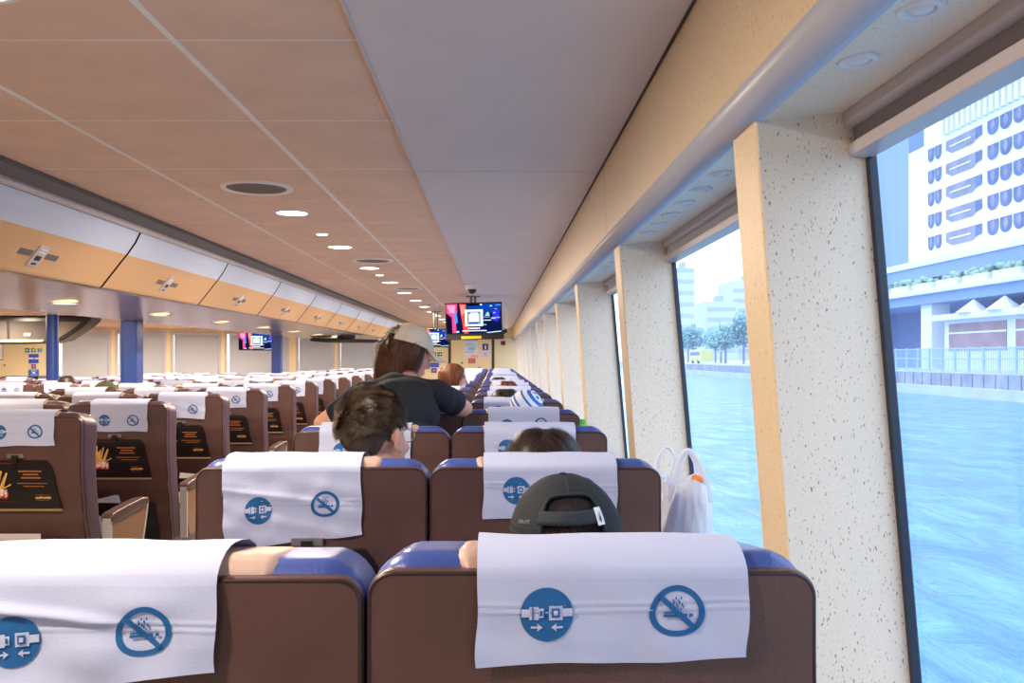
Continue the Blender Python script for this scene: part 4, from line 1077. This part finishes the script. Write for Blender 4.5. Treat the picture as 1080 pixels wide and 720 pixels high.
strands(hb, H, .97, 34000, acc_side, lambda v, p, r: Vector((0, -.2, -1)), lambda v, r: r.uniform(.004, .009)*(1+max(0, v.z+.4)), lift=.25, seg=2, seed=6, width=.0005, rad=(.0762, .0966, .088))
obj('hair', hb, M['hairbrown'], t)
sb = MB(); scalp(sb, H, .97, lambda v: (v.z > .12 and not (v.y > .6 and v.z < .55)) or (v.y < -.25 and v.z > -.12), rad=(.0772, .0972, .0892)); obj('hair_base', sb, M['hairshade'], t)
# glasses
gl = MB(); s_ = .97
def hp_(x, y, z): return H @ (Vector((x, y, z))*s_)
for sd in (-1, 1):
    gl.tube([hp_(sd*.083, -.02, .004), hp_(sd*.081, .03, .014), hp_(sd*.074, .088, .014), hp_(sd*.068, .100, .010)], .0018, 8)
    gl.tube([hp_(sd*(.036+.026*cos(a)), .100-.010*cos(a), .0+.018*sin(a)) for a in [2*pi*k/20 for k in range(21)]], .0016, 6)
gl.tube([hp_(-.01, .104, .004), hp_(0, .107, .006), hp_(.01, .104, .004)], .0015, 6)
obj('eyeglasses', gl, M['gold2'], t, smooth=True)
ln = MB()
for sd in (-1, 1): ln.add([hp_(sd*(.036+.025*cos(a)), .100-.010*cos(a), .0175*sin(a)) for a in [2*pi*k/20 for k in range(20)]], [tuple(range(20))])
obj('lenses', ln, M['lens'], t)

# --- cap builder
def cap(t, H, s, m_, stitch, brim=True, brim_m=None, opening=True, base=(0, -.010, .032), rad=(.086, .106, .094), low=-.18, tilt=0, strap=True, front=1, puff=False):
    """cap with front along +y*front; opening at the opposite side"""
    mb = MB(); nu, nv = 144, 60
    def cp(u, v, o=0):
        ph = 2*pi*u; c_ = cos(ph); s2 = sin(ph)*front
        lowz = low-.10*max(0, sin(ph)); th = (pi/2+math.asin(-lowz))*v
        k = 1+.006*abs(sin(3*ph))*sin(th)
        return H @ (Vector((base[0]+(rad[0]*k+o)*sin(th)*c_, base[1]+(rad[1]*k+o)*sin(th)*s2, base[2]+(rad[2]+o)*cos(th)*(1.0 if th < pi/2 else 1.0)))*s)
    vs = [cp(i/nu, j/nv) for j in range(nv+1) for i in range(nu)]
    fs = []
    for j in range(nv):
        for i in range(nu):
            u = (i+.5)/nu; a = (u-.75)*2*pi; vv = (j+.5)/nv
            if opening:
                # arch-shaped opening around u=.75 (back)
                hw = .58; top = .50; y_ = (vv-top)/.16
                if abs(a) < hw and vv > top:
                    lim = hw*(max(0, 1-(1-min(1, y_))**3))**(1/3)
                    if abs(a) < lim: continue
            fs.append((j*nu+i, j*nu+(i+1) % nu, (j+1)*nu+(i+1) % nu, (j+1)*nu+i))
    mb.add(vs, fs); me = mb.mesh('crown', m_, True)
    bm = bmesh.new(); bm.from_mesh(me); bmesh.ops.remove_doubles(bm, verts=bm.verts, dist=1e-5); bmesh.ops.recalc_face_normals(bm, faces=bm.faces); bm.to_mesh(me); bm.free()
    o = link('cap', me, t); so = o.modifiers.new('s', 'SOLIDIFY'); so.thickness = .002; so.offset = 1
    sm = MB()
    for k in range(6):
        sm.tube([cp(k/6+1/12, v/20, .0015) for v in range(0, 21 if not (opening and k == 4) else 10)], .0013, 5)
    sm.tube([cp(i/60, .90, .0022) for i in range(61) if not opening or abs(i/60-.75)*2*pi > .6 or True], .0001, 3)
    _a = .60 if opening else 0; sm.tube([cp(.75+(_a+(2*pi-2*_a)*i/60)/2/pi, .985, .0022) for i in range(61)], .0016, 5); sm.tube([cp(.75+(_a+(2*pi-2*_a)*i/60)/2/pi, .90, .0022) for i in range(61)], .0009, 5)
    sm.add(*(lambda b_: (b_.v, b_.f))(MB().ell(cp(0, 0, .003), (.006, .006, .002), 12, 8)))
    if opening:
        arc = []
        for k in range(25):
            a = -.595+1.19*k/24; y_ = 1-max(0, 1-(abs(a)/.595)**3)**(1/3); arc.append(cp(.75+a/2/pi, .485+.17*y_, .003))
        arc = [cp(.75-.595/2/pi, v_, .003) for v_ in (.98, .85, .75)]+arc+[cp(.75+.595/2/pi, v_, .003) for v_ in (.75, .85, .98)]
        sm.tube(arc, .0022, 6)
    obj('seams', sm, stitch, o, smooth=True)
    if opening and strap:
        st = MB(); st.grid(lambda u, v: cp(.75+(-.66+1.3*u)/2/pi, .70+.15*v, .004), 20, 3); so_ = obj('strap', st, stitch, o, smooth=True)
        so_.modifiers.new('s', 'SOLIDIFY').thickness = .0015
    if brim:
        br = MB(); n = 24
        def bf(u, v):
            a = -.95+1.9*u; e = cp(.25+a/2/pi, 1, .001); ce = cp(.25, 1)
            fwd = (H.to_3x3() @ Vector((0, front, 0))); dn = (H.to_3x3() @ Vector((0, 0, -1)))
            ln_ = .082*s*cos(a*1.35*.8)**.7 if cos(a*1.08) > 0 else 0
            return e+fwd*ln_*v+dn*(.012*v*s+.022*(a/.95)**2*v*s)
        br.grid(bf, 24, 8); b_ = obj('brim', br, brim_m or m_, o, smooth=True); sm2 = b_.modifiers.new('s', 'SOLIDIFY'); sm2.thickness = .003
    return o, cp

# --- person in the black cap, front-row window seat
c = P(597, 580, 1.42)
t, H = seated_person('person in a black baseball cap worn backwards, in the nearest window seat', c, yaw=.05, pitch=.0, roll=-.05, s=1.0)
co, cp = cap(t, H, 1.0, M['blackcap'], M['stitch'], low=.15, front=1, rad=(.0905, .108, .100), base=(0, -.008, .026), brim=True)
tg = MB(); tg.grid(lambda u, v: cp(.75+(.44+.15*u)/2/pi, .69+.19*v, .0065), 3, 3); tgo = obj('tag', tg, M['white'], co); tgo['label'] = 'small white tag with a dark tick mark'
sw = MB(); pts_ = [(.40, .25), (.48, .60), (.72, .12), (.58, .78), (.42, .88), (.32, .70)]
sw.add([cp(.75+(.44+.15*x)/2/pi, .69+.19*y, .0080) for x, y in pts_], [tuple(range(len(pts_)))]); obj('tick_mark', sw, M['black'], tgo)
tx = MB(); tmp = MB(); text_mb(tmp, 'DRI-FIT', .011, (0, 0, 0), (1, 0, 0), (0, 1, 0))
tx.add([cp(.75+(-1.0+v[0]*9)/2/pi, .84-v[1]*5.5-v[0]*.6, .0028) for v in tmp.v], tmp.f); obj('cap_lettering', tx, mat('cap_lettering', '#7c8a86', .7), co)
hb = MB(); strands(hb, H, 1.0, 9000, lambda v, r: v.y < .2 and v.z < .45 and v.z > (-.62 if v.y < -.4 else -.3), lambda v, p, r: Vector((0, -.15, -1)), lambda v, r: r.uniform(.008, .018), lift=.15, seg=3, seed=9, width=.0008)
obj('hair', hb, M['hairdark'], t)
sb = MB(); scalp(sb, H, 1.0, lambda v: v.y < .3 and v.z > -.40); obj('hair_base', sb, M['scalpdark'], t)

# --- long haired heads
def long_hair(t, H, s, m_, seed=1, n=5000, L=.20, part=True, width=.0016, face_clear=True):
    hb = MB()
    def acc(v, r): return not (v.y > .45 and v.z < .62) and v.z > -.45
    def fl(v, p, r):
        sx = 1 if v.x > 0 else -1
        return Vector((sx*.8*max(0, v.z), -.25-.5*max(0, v.y), -1+.3*v.z))
    strands(hb, H, s, n, acc, fl, lambda v, r: L*r.uniform(.75, 1.05)+.05*max(0, v.z), lift=.10, seg=9, seed=seed, width=width, droop=.16, rad=(.080, .100, .093))
    obj('hair', hb, m_, t)
    sb = MB(); scalp(sb, H, s, lambda v: not (v.y > .45 and v.z < .62) and v.z > -.6, rad=(.0795, .0995, .0925)); obj('hair_base', sb, M['scalpred'] if m_ is M['hairred'] else M['scalpdark'], t)
c = P(573, 494, 2.30)
t, H = seated_person('person with smooth dark brown hair, only the crown visible above second row cover', c+Vector((0, 0, .0)), yaw=0, roll=.03, s=.88)
long_hair(t, H, .88, M['hairdark'], 11, 12000, width=.0011)
c = P(479, 399, 7.3)
t, H = seated_person('person with reddish brown hair looking right, in front of the far door', c, yaw=-1.25, s=1.08, vox=.009)
long_hair(t, H, 1.06, M['hairred'], 12, 2500, L=.13, width=.003)
# bandana person
c = P(555, 438, 4.08)
t, H = seated_person('person wearing a blue and white striped headscarf, fourth row', c, yaw=-.3, roll=.05, s=1.0, vox=.008)
bn = MB()
def bnp(u, v):
    th = (pi*.60)*v; ph = 2*pi*u; k = 1+.02*sin(9*th)
    q_ = Matrix.Rotation(.75, 3, 'Y') @ Vector((sin(th)*cos(ph), sin(th)*sin(ph), cos(th))); return H @ Vector((.084*k*q_.x, -.012+.104*k*q_.y, .032+.092*q_.z))
for j in range(16):
    for i in range(36):
        bn.use(1 if (j in (4, 5, 8, 12, 14) or (j in (1, 2) and i % 9 < 4)) else 0)
        bn.add([bnp(i/36, j/16), bnp((i+1)/36, j/16), bnp((i+1)/36, (j+1)/16), bnp(i/36, (j+1)/16)], [(0, 1, 2, 3)])
kn = MB().ell(H @ Vector((-.05, -.10, .0)), (.02, .02, .018), 12, 8); bn.use(0).add(kn.v, kn.f)
Rr = Matrix.Rotation(radians(38), 4, 'Y')
o = obj('headscarf', bn, [M['scarfw'], M['scarf']], t, smooth=True); 
for px, py, Y, m_, lb in ((533, 420.5, 5.05, 'hairdark', 'person with brown hair, crown just above the fifth row cover'), (535, 409.5, 6.85, 'hairred', 'person with brown hair, crown just above the seventh row cover'),
                          (526, 404, 8.65, 'hairdark', 'person with black hair, crown above the ninth row cover'),
                          (71, 401.3, 10.25, 'hairdark', 'person with black hair among the far left seats beyond the columns')):
    c = P(px, py, Y); t, H = seated_person(lb, c+Vector((0, 0, -.065)), s=1.0, vox=.012); long_hair(t, H, 1.02, M[m_], int(px), 1200, L=.1, width=.004)
# olive cap person
c = P(112, 417.5, 6.6); t, H = seated_person('person in an olive green cap among the middle block seats', c, s=1.0, vox=.01)
cap(t, H, 1.05, M['greencap'], M['greencap'], opening=False, base=(0, -.01, .012), rad=(.090, .108, .098), low=-.1)
sb = MB(); scalp(sb, H, 1.0, lambda v: v.y < .3 and v.z > -.5); obj('hair_base', sb, M['scalpdark'], t)

# --- person half standing in black t-shirt and beige cap
t = thing('person', 'half-standing person in a black t-shirt and beige cap, leaning on a seat', 'person', (0, 0, 0))
hc = P(431, 373, 3.75); H = hmat(hc, -1.12, -.28, .0)
nk = P(420, 397, 3.56)
shL, shR = P(384, 416, 3.42), P(460, 415, 3.46)
elL, elR = P(341, 447, 3.45), P(489, 431, 3.68)
haL, haR = Vector((-.585, 3.90, EYE-.285)), Vector((-.34, 3.90, EYE-.285))
chest = Vector(((shL.x+shR.x)/2-.01, 3.40, (shL.z)-.08))
skin = head_prims(H, 1.0)+[C([H @ Vector((0, -.005, -.07)), P(430, 401, 3.68), Vector((chest.x+.02, chest.y+.06, chest.z+.05))], [.044, .044, .056])]
rt = Matrix.Identity(3)
torso = [E(chest, (.165, .105, .12)), E(chest+Vector((.02, .0, .075)), (.12, .085, .065)), E(chest+Vector((0, -.03, .0)), (.14, .09, .11)), E(chest+Vector((0, -.05, -.14)), (.165, .11, .16)), E(chest+Vector((0, -.11, -.32)), (.15, .11, .17)), E(chest+Vector((0, -.15, -.46)), (.165, .125, .12)),
         C([shL+Vector((.03, 0, .0)), nk+Vector((-.01, -.09, -.05)), shR+Vector((-.03, 0, 0))], [.050, .062, .050])]
slv = [C([shL, shL.lerp(elL, .6)], [.050, .048]), C([shR, shR.lerp(elR, .55)], [.052, .050])]
armp = [C([shL.lerp(elL, .2), elL, haL], [.048, .040, .026]), C([shR.lerp(elR, .2), elR, haR], [.048, .040, .026])]
hands = hand_prims(haL, (1, .15, -.05), 1)+hand_prims(haR, (-1, .15, -.05), -1)
hip = chest+Vector((0, -.15, -.48))
legs = [C([hip+Vector((s__*.085, 0, 0)), hip+Vector((s__*.1, .12, -.33)), Vector((hip.x+s__*.1, hip.y+.0, .06))], [.09, .062, .045]) for s__ in (-1, 1)]
feet = [C([Vector((hip.x+s__*.1, hip.y-.02, .045)), Vector((hip.x+s__*.11, hip.y+.15, .035))], [.04, .032]) for s__ in (-1, 1)]
remesh('body', skin+torso+armp+hands+legs+feet, .006, M['skin'], t)
tee = MB()
o = remesh('tshirt', torso+slv, .008, M['tee'], t, 6); d = o.modifiers.new('d', 'DISPLACE'); d.strength = .009; d.mid_level = 0
tex = bpy.data.textures.new('folds', 'CLOUDS'); tex.noise_scale = .09; tex.noise_depth = 1
d = o.modifiers.new('d2', 'DISPLACE'); d.texture = tex; d.strength = .022; d.mid_level = .5
o = remesh('trousers', legs, .01, mat('dark_trousers', '#20222c', .9), t); d = o.modifiers.new('d', 'DISPLACE'); d.strength = .014; d.mid_level = 0
o = remesh('shoes', feet, .01, M['black'], t); d = o.modifiers.new('d', 'DISPLACE'); d.strength = .008; d.mid_level = 0
cap(t, H, 1.02, M['beigecap'], mat('cap_seam_beige', '#bfb3a2', .85), base=(0, -.008, .028), rad=(.088, .108, .102), low=.10, brim=True)
hb = MB()
def acc2(v, r): return not (v.y > .55) and v.z > -.92 and v.z < .3
strands(hb, H, 1.0, 7000, acc2, lambda v, p, r: Vector((.1*v.x, -.28, -1)), lambda v, r: r.uniform(.12, .22), lift=.14, seg=9, seed=31, width=.0015, droop=.14, rad=(.081, .102, .092), clump=.9)
strands(hb, H, 1.0, 5000, lambda v, r: v.y < .25 and v.z > -.75 and v.z < .7, lambda v, p, r: Vector((.15*v.x, -.3, -1)), lambda v, r: r.uniform(.07, .13), base=(0, -.035, -.055), rad=(.072, .080, .10), lift=.12, seg=7, seed=35, width=.0015, droop=.14, clump=.7)
# tuft through the cap opening
strands(hb, H, 1.0, 900, lambda v, r: v.y < -.5 and abs(v.x) < .4 and v.z > .2 and v.z < .75, lambda v, p, r: Vector((0, -.1, -1)), lambda v, r: r.uniform(.02, .035), lift=.12, seg=4, seed=32, width=.0015, droop=.1, rad=(.088, .108, .098))
obj('hair', hb, M['hairauburn'], t)
sb = MB(); scalp(sb, H, 1.0, lambda v: v.y < .35 and v.z > -.75, rad=(.080, .101, .091)); obj('hair_base', sb, M['scalpdark'], t)

# ================================================================ small things
# plastic bag on the ledge
t = thing('plastic_bag', 'white plastic carrier bag with knotted handles beside the second-row window seat', 'bag', (.466, 2.10, EYE-.72))
bg_ = MB()
def bagp(u, v):
    a = 2*pi*u; z = .42*v
    rx = .054+.016*sin(pi*v)-.004*v; ry_ = .11-.02*v
    n_ = noise.noise(Vector((cos(a)*2.2, sin(a)*2.2, v*4)))*.014+noise.noise(Vector((cos(a)*6, sin(a)*6, v*7)))*.006
    return Vector(((rx+n_)*cos(a), (ry_+n_)*sin(a)*.9, z+.012*sin(3*a)*v))
bg_.grid(bagp, 64, 30)
def ribbon(pts, w0):
    pts = [Vector(p)+Vector((0, 0, .12)) for p in pts]; N = len(pts)
    fine = []
    for i in range(N-1):
        for k in range(5):
            t_ = k/5; p0 = pts[max(i-1, 0)]; p1 = pts[i]; p2 = pts[i+1]; p3 = pts[min(i+2, N-1)]
            fine.append(.5*((2*p1)+(p2-p0)*t_+(2*p0-5*p1+4*p2-p3)*t_*t_+(3*p1-p0-3*p2+p3)*t_**3))
    fine.append(pts[-1]); n = len(fine)
    for off in (-.003, .003):
        vs = []
        for i, p in enumerate(fine):
            w = w0*(1-.55*sin(pi*i/(n-1))); tg_ = (fine[min(i+1, n-1)]-fine[max(i-1, 0)]).normalized(); sd = tg_.cross(Vector((0, 1, 0))).normalized()
            vs += [p-sd*w+Vector((0, off, 0)), p+Vector((0, off*2.5, 0)), p+sd*w+Vector((0, off, 0))]
        bg_.add(vs, [(3*i+k, 3*i+k+1, 3*i+k+4, 3*i+k+3) for i in range(n-1) for k in (0, 1)])
ribbon([(-.035, -.04, .25), (-.033, -.04, .31), (-.015, -.04, .365), (.004, -.04, .372), (.022, -.04, .34), (.036, -.04, .30), (.043, -.04, .25)], .017)
ribbon([(-.052, .05, .26), (-.06, .05, .33), (-.045, .05, .37), (-.03, .05, .372), (-.018, .05, .35), (-.01, .05, .29)], .008)
obj('bag_film', bg_, M['bagmat'], t, smooth=True)
obj('orange_wrapper', MB().ell((.020, -.04, .425), (.014, .02, .012), 16, 10), M['orangethings'], t, smooth=True)
# green carton on the ledge
t = thing('green_bottle', 'bright green bottle between the seats and the window, fourth row', 'bottle', (.446, 4.40, EYE-.72))
obj('bottle_body', MB().cyl((0, 0, 0), .034, .36, 24), M['green'], t, bev=.004)
obj('neck', MB().cyl((0, 0, .36), .03, .02, 24, r2=.015), M['green'], t); obj('bottle_cap', MB().cyl((0, 0, .38), .016, .022, 20), M['green'], t)

# ================================================================ outside
ZW = EYE-3.0; G = EYE-1.12
wm = mat('sea_water', '#4fa3bd', .12, spec=.5)
n = wm.node_tree; b_ = n.nodes['Principled BSDF']; tc = n.nodes.new('ShaderNodeTexCoord'); mp = n.nodes.new('ShaderNodeMapping'); mp.inputs['Scale'].default_value = (1, .45, 1)
n.links.new(tc.outputs['Object'], mp.inputs[0])
n1 = n.nodes.new('ShaderNodeTexNoise'); n1.inputs['Scale'].default_value = 1.1; n1.inputs['Detail'].default_value = 7; n1.inputs['Roughness'].default_value = .62; n1.inputs['Distortion'].default_value = .6
n.links.new(mp.outputs[0], n1.inputs['Vector'])
bpn = n.nodes.new('ShaderNodeBump'); bpn.inputs['Strength'].default_value = .9; bpn.inputs['Distance'].default_value = .35
n.links.new(n1.outputs['Fac'], bpn.inputs['Height']); n.links.new(bpn.outputs[0], b_.inputs['Normal'])
cr = n.nodes.new('ShaderNodeValToRGB'); cr.color_ramp.elements[0].position = .35; cr.color_ramp.elements[0].color = (*lin('#2a7ba2'), 1); cr.color_ramp.elements[1].position = .65; cr.color_ramp.elements[1].color = (*lin('#62aac8'), 1)
n.links.new(n1.outputs['Fac'], cr.inputs[0]); n.links.new(cr.outputs[0], b_.inputs['Base Color'])
o = struct('water', MB().quad((-200, -60, ZW), (400, -60, ZW), (400, 900, ZW), (-200, 900, ZW)), wm)
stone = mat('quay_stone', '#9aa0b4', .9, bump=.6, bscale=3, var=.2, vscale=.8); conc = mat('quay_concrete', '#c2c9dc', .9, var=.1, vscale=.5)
q = MB(); q.box(36, 220, -40, 520, ZW-1, G); q.use(1)
for k in range(80):
    y = 40+1.5*k; q.box(35.72, 36.01, y+.08, y+1.42, ZW+.75, G-.1)
q.use(0).box(35.0, 36.05, -40, 400, ZW-.5, ZW+.75)
struct('ground_quay', q, [conc, stone])
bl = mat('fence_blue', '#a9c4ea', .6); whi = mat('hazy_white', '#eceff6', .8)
t = thing('quay_fence', 'pale blue railing fence along the quay outside the near window', 'fence', (36.6, 50, G))
for zz in (.1, 1.0, 1.8): obj('rail', MB().box(-.04, .04, 0, 34, zz, zz+.09), bl, t)
for k in range(18): obj('post', MB().box(-.06, .06, 2*k-.06, 2*k+.06, 0, 1.95), bl, t)
pk_ = MB()
for k in range(170): pk_.box(-.015, .015, .2*k, .2*k+.05, .1, 1.85)
tag(obj('pickets', pk_, bl, t), kind='stuff')
# podium
gb = mat('hazy_blue', '#8ba3d2', .8); gb2 = mat('hazy_blue_dark', '#6d84bb', .8); bush = mat('hazy_green', '#a9c2b0', .9, var=.25, vscale=.8); redb = mat('hazy_red_brown', '#a98a94', .8, var=.2, vscale=.6)  # pale tones carry distance haze, mixed into each colour
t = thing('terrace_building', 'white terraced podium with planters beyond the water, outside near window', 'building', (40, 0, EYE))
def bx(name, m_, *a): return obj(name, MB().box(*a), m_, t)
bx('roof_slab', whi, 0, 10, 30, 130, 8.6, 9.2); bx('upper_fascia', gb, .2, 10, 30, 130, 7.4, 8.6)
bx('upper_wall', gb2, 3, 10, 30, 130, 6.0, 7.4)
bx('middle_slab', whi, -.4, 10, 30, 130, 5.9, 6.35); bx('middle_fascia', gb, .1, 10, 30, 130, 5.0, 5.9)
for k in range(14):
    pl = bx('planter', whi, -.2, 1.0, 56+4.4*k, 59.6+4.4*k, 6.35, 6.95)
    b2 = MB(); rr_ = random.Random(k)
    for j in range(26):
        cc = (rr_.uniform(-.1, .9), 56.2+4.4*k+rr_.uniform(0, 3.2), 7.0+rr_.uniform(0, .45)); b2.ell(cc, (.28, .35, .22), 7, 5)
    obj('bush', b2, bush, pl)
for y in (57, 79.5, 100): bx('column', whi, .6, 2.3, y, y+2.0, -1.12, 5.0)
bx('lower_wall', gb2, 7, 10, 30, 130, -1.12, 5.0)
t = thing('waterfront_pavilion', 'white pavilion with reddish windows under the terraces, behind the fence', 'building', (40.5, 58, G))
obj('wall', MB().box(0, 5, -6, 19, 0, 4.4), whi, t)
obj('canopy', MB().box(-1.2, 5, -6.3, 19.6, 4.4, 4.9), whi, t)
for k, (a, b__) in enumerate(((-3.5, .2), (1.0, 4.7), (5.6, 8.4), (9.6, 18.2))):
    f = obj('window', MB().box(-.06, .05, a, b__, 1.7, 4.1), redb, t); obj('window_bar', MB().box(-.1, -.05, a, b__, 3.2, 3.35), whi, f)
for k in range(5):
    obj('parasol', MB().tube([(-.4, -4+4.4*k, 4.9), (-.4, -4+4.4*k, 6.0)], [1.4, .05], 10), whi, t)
# white hotel tower with balconies
t = thing('white_hotel', 'tall white building with rows of dark scalloped balconies, near window', 'building', (50.3, 0, EYE))
SV = .48; fl = 2.55
obj('facade', MB().box(0, 14, 50, 104, 6, 24.8), whi, t)
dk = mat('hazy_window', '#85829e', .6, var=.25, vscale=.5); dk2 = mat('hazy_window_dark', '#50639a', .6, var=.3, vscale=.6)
def yat(px, X=50): return X*900/(px-523)
cols_ = [(yat(991), yat(976), 'v'), (yat(1034), yat(994), 'h'), (yat(1080), yat(1038), 'u'), (yat(1134), yat(1084), 'h')]
for fi in range(5):
    z1 = 24.55-fl*fi-2.0
    for (ya, yb, kd) in cols_:
        g = MB(); X0 = -.05
        if kd == 'h':
            L = yb-ya; g.use(0).add([(X0, ya+.1*L, z1+.55), (X0, ya+.25*L, z1), (X0, yb-.2*L, z1), (X0, yb-.03*L, z1+.55), (X0, yb-.03*L, z1+1.55), (X0, ya+.02*L, z1+1.55)], [tuple(range(6))])
            g.use(1).add([(X0-.02, ya+.02*L, z1+.5), (X0-.02, ya+.18*L, z1+.3), (X0-.02, ya+.18*L, z1+1.5), (X0-.02, ya+.02*L, z1+1.55)], [(0, 1, 2, 3)])
            g.use(2).box(X0-.06, X0-.02, ya+.3*L, yb-.15*L, z1+.72, z1+.86)
        else:
            nn = 3 if kd == 'u' else 2; L = (yb-ya)/nn
            for j in range(nn):
                y0_ = ya+L*j
                pts_ = [(X0, y0_+.05*L, z1+1.6)]+[(X0, y0_+L*(.5-.45*cos(pi*q_/8)), z1+.75-.75*sin(pi*q_/8)) for q_ in range(9)]+[(X0, y0_+.95*L, z1+1.6)]
                g.use(1).add(pts_, [tuple(range(len(pts_)))])
                g.use(0).add([(X0-.02, y0_+.3*L, z1+.9), (X0-.02, y0_+.5*L, z1+.3), (X0-.02, y0_+.7*L, z1+.9), (X0-.02, y0_+.6*L, z1+1.5), (X0-.02, y0_+.4*L, z1+1.5)], [tuple(range(5))])
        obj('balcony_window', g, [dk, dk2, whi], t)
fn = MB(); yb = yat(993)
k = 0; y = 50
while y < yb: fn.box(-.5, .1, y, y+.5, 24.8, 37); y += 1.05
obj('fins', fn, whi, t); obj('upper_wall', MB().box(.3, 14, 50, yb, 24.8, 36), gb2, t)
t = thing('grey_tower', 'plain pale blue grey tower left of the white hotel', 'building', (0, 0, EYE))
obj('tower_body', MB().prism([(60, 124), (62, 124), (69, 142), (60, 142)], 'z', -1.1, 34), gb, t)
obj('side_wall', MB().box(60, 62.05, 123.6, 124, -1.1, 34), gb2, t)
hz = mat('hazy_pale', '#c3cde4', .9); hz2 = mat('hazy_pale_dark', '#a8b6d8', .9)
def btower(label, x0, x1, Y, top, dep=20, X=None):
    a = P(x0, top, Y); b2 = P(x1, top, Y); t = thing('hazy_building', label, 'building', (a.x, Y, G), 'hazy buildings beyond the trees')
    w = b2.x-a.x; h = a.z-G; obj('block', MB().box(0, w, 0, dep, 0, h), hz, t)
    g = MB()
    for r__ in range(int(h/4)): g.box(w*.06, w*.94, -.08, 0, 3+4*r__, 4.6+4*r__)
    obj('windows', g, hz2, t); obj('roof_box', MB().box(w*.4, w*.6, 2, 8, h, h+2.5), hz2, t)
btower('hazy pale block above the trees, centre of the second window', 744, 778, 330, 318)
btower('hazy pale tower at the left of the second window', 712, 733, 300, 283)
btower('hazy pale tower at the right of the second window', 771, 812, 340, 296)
# trees
leafm = [mat('hazy_leaf', '#9fc2c6', .9, var=.25, vscale=.4), mat('hazy_leaf_deep', '#8bb0ba', .9, var=.25, vscale=.4)]  # distance haze mixed into the leaf and trunk colours
trunkm = mat('hazy_trunk', '#8d93a8', .9)
rt_ = random.Random(5)
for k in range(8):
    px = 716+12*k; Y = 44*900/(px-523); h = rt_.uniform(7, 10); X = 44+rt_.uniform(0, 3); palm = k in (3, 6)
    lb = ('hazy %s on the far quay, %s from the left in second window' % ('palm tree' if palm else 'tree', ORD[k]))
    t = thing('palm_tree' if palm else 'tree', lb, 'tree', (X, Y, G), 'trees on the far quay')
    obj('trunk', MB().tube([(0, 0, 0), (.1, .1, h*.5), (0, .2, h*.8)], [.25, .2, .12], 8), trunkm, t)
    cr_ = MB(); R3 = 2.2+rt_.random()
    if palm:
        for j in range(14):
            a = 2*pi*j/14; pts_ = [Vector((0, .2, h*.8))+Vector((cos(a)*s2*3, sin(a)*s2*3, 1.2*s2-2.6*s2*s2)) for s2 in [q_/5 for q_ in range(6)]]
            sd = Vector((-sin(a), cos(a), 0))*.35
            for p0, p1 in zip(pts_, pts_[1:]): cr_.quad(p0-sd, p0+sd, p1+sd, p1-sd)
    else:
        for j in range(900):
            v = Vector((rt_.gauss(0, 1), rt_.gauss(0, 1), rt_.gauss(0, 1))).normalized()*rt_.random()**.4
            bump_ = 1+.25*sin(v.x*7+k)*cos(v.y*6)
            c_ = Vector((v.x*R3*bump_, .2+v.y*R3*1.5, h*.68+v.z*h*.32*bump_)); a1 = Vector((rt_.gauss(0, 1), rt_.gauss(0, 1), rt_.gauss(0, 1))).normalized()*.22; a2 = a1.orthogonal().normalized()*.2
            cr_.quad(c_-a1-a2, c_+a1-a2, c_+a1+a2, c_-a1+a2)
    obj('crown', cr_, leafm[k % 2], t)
# yellow bus on the quay road
t = thing('yellow_bus', 'yellow bus on the far quay road in the second window', 'bus', (38.2, 0, G))
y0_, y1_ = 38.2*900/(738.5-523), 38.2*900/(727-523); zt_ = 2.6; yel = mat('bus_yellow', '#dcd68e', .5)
obj('body', MB().box(0, 2.5, y0_, y1_, .4, zt_), yel, t, bev=.15)
for k in range(6):
    a = y0_+.6+(y1_-y0_-1.2)*k/6; obj('window', MB().box(-.03, .02, a, a+(y1_-y0_-1.2)/6-.3, 1.5, 2.2), gb2, t)
for yy_ in (y0_+2.0, y1_-2.4): obj('wheel', MB().cyl((-.02, yy_, .45), .45, .3, 20, axis=0), M['dark'], t)
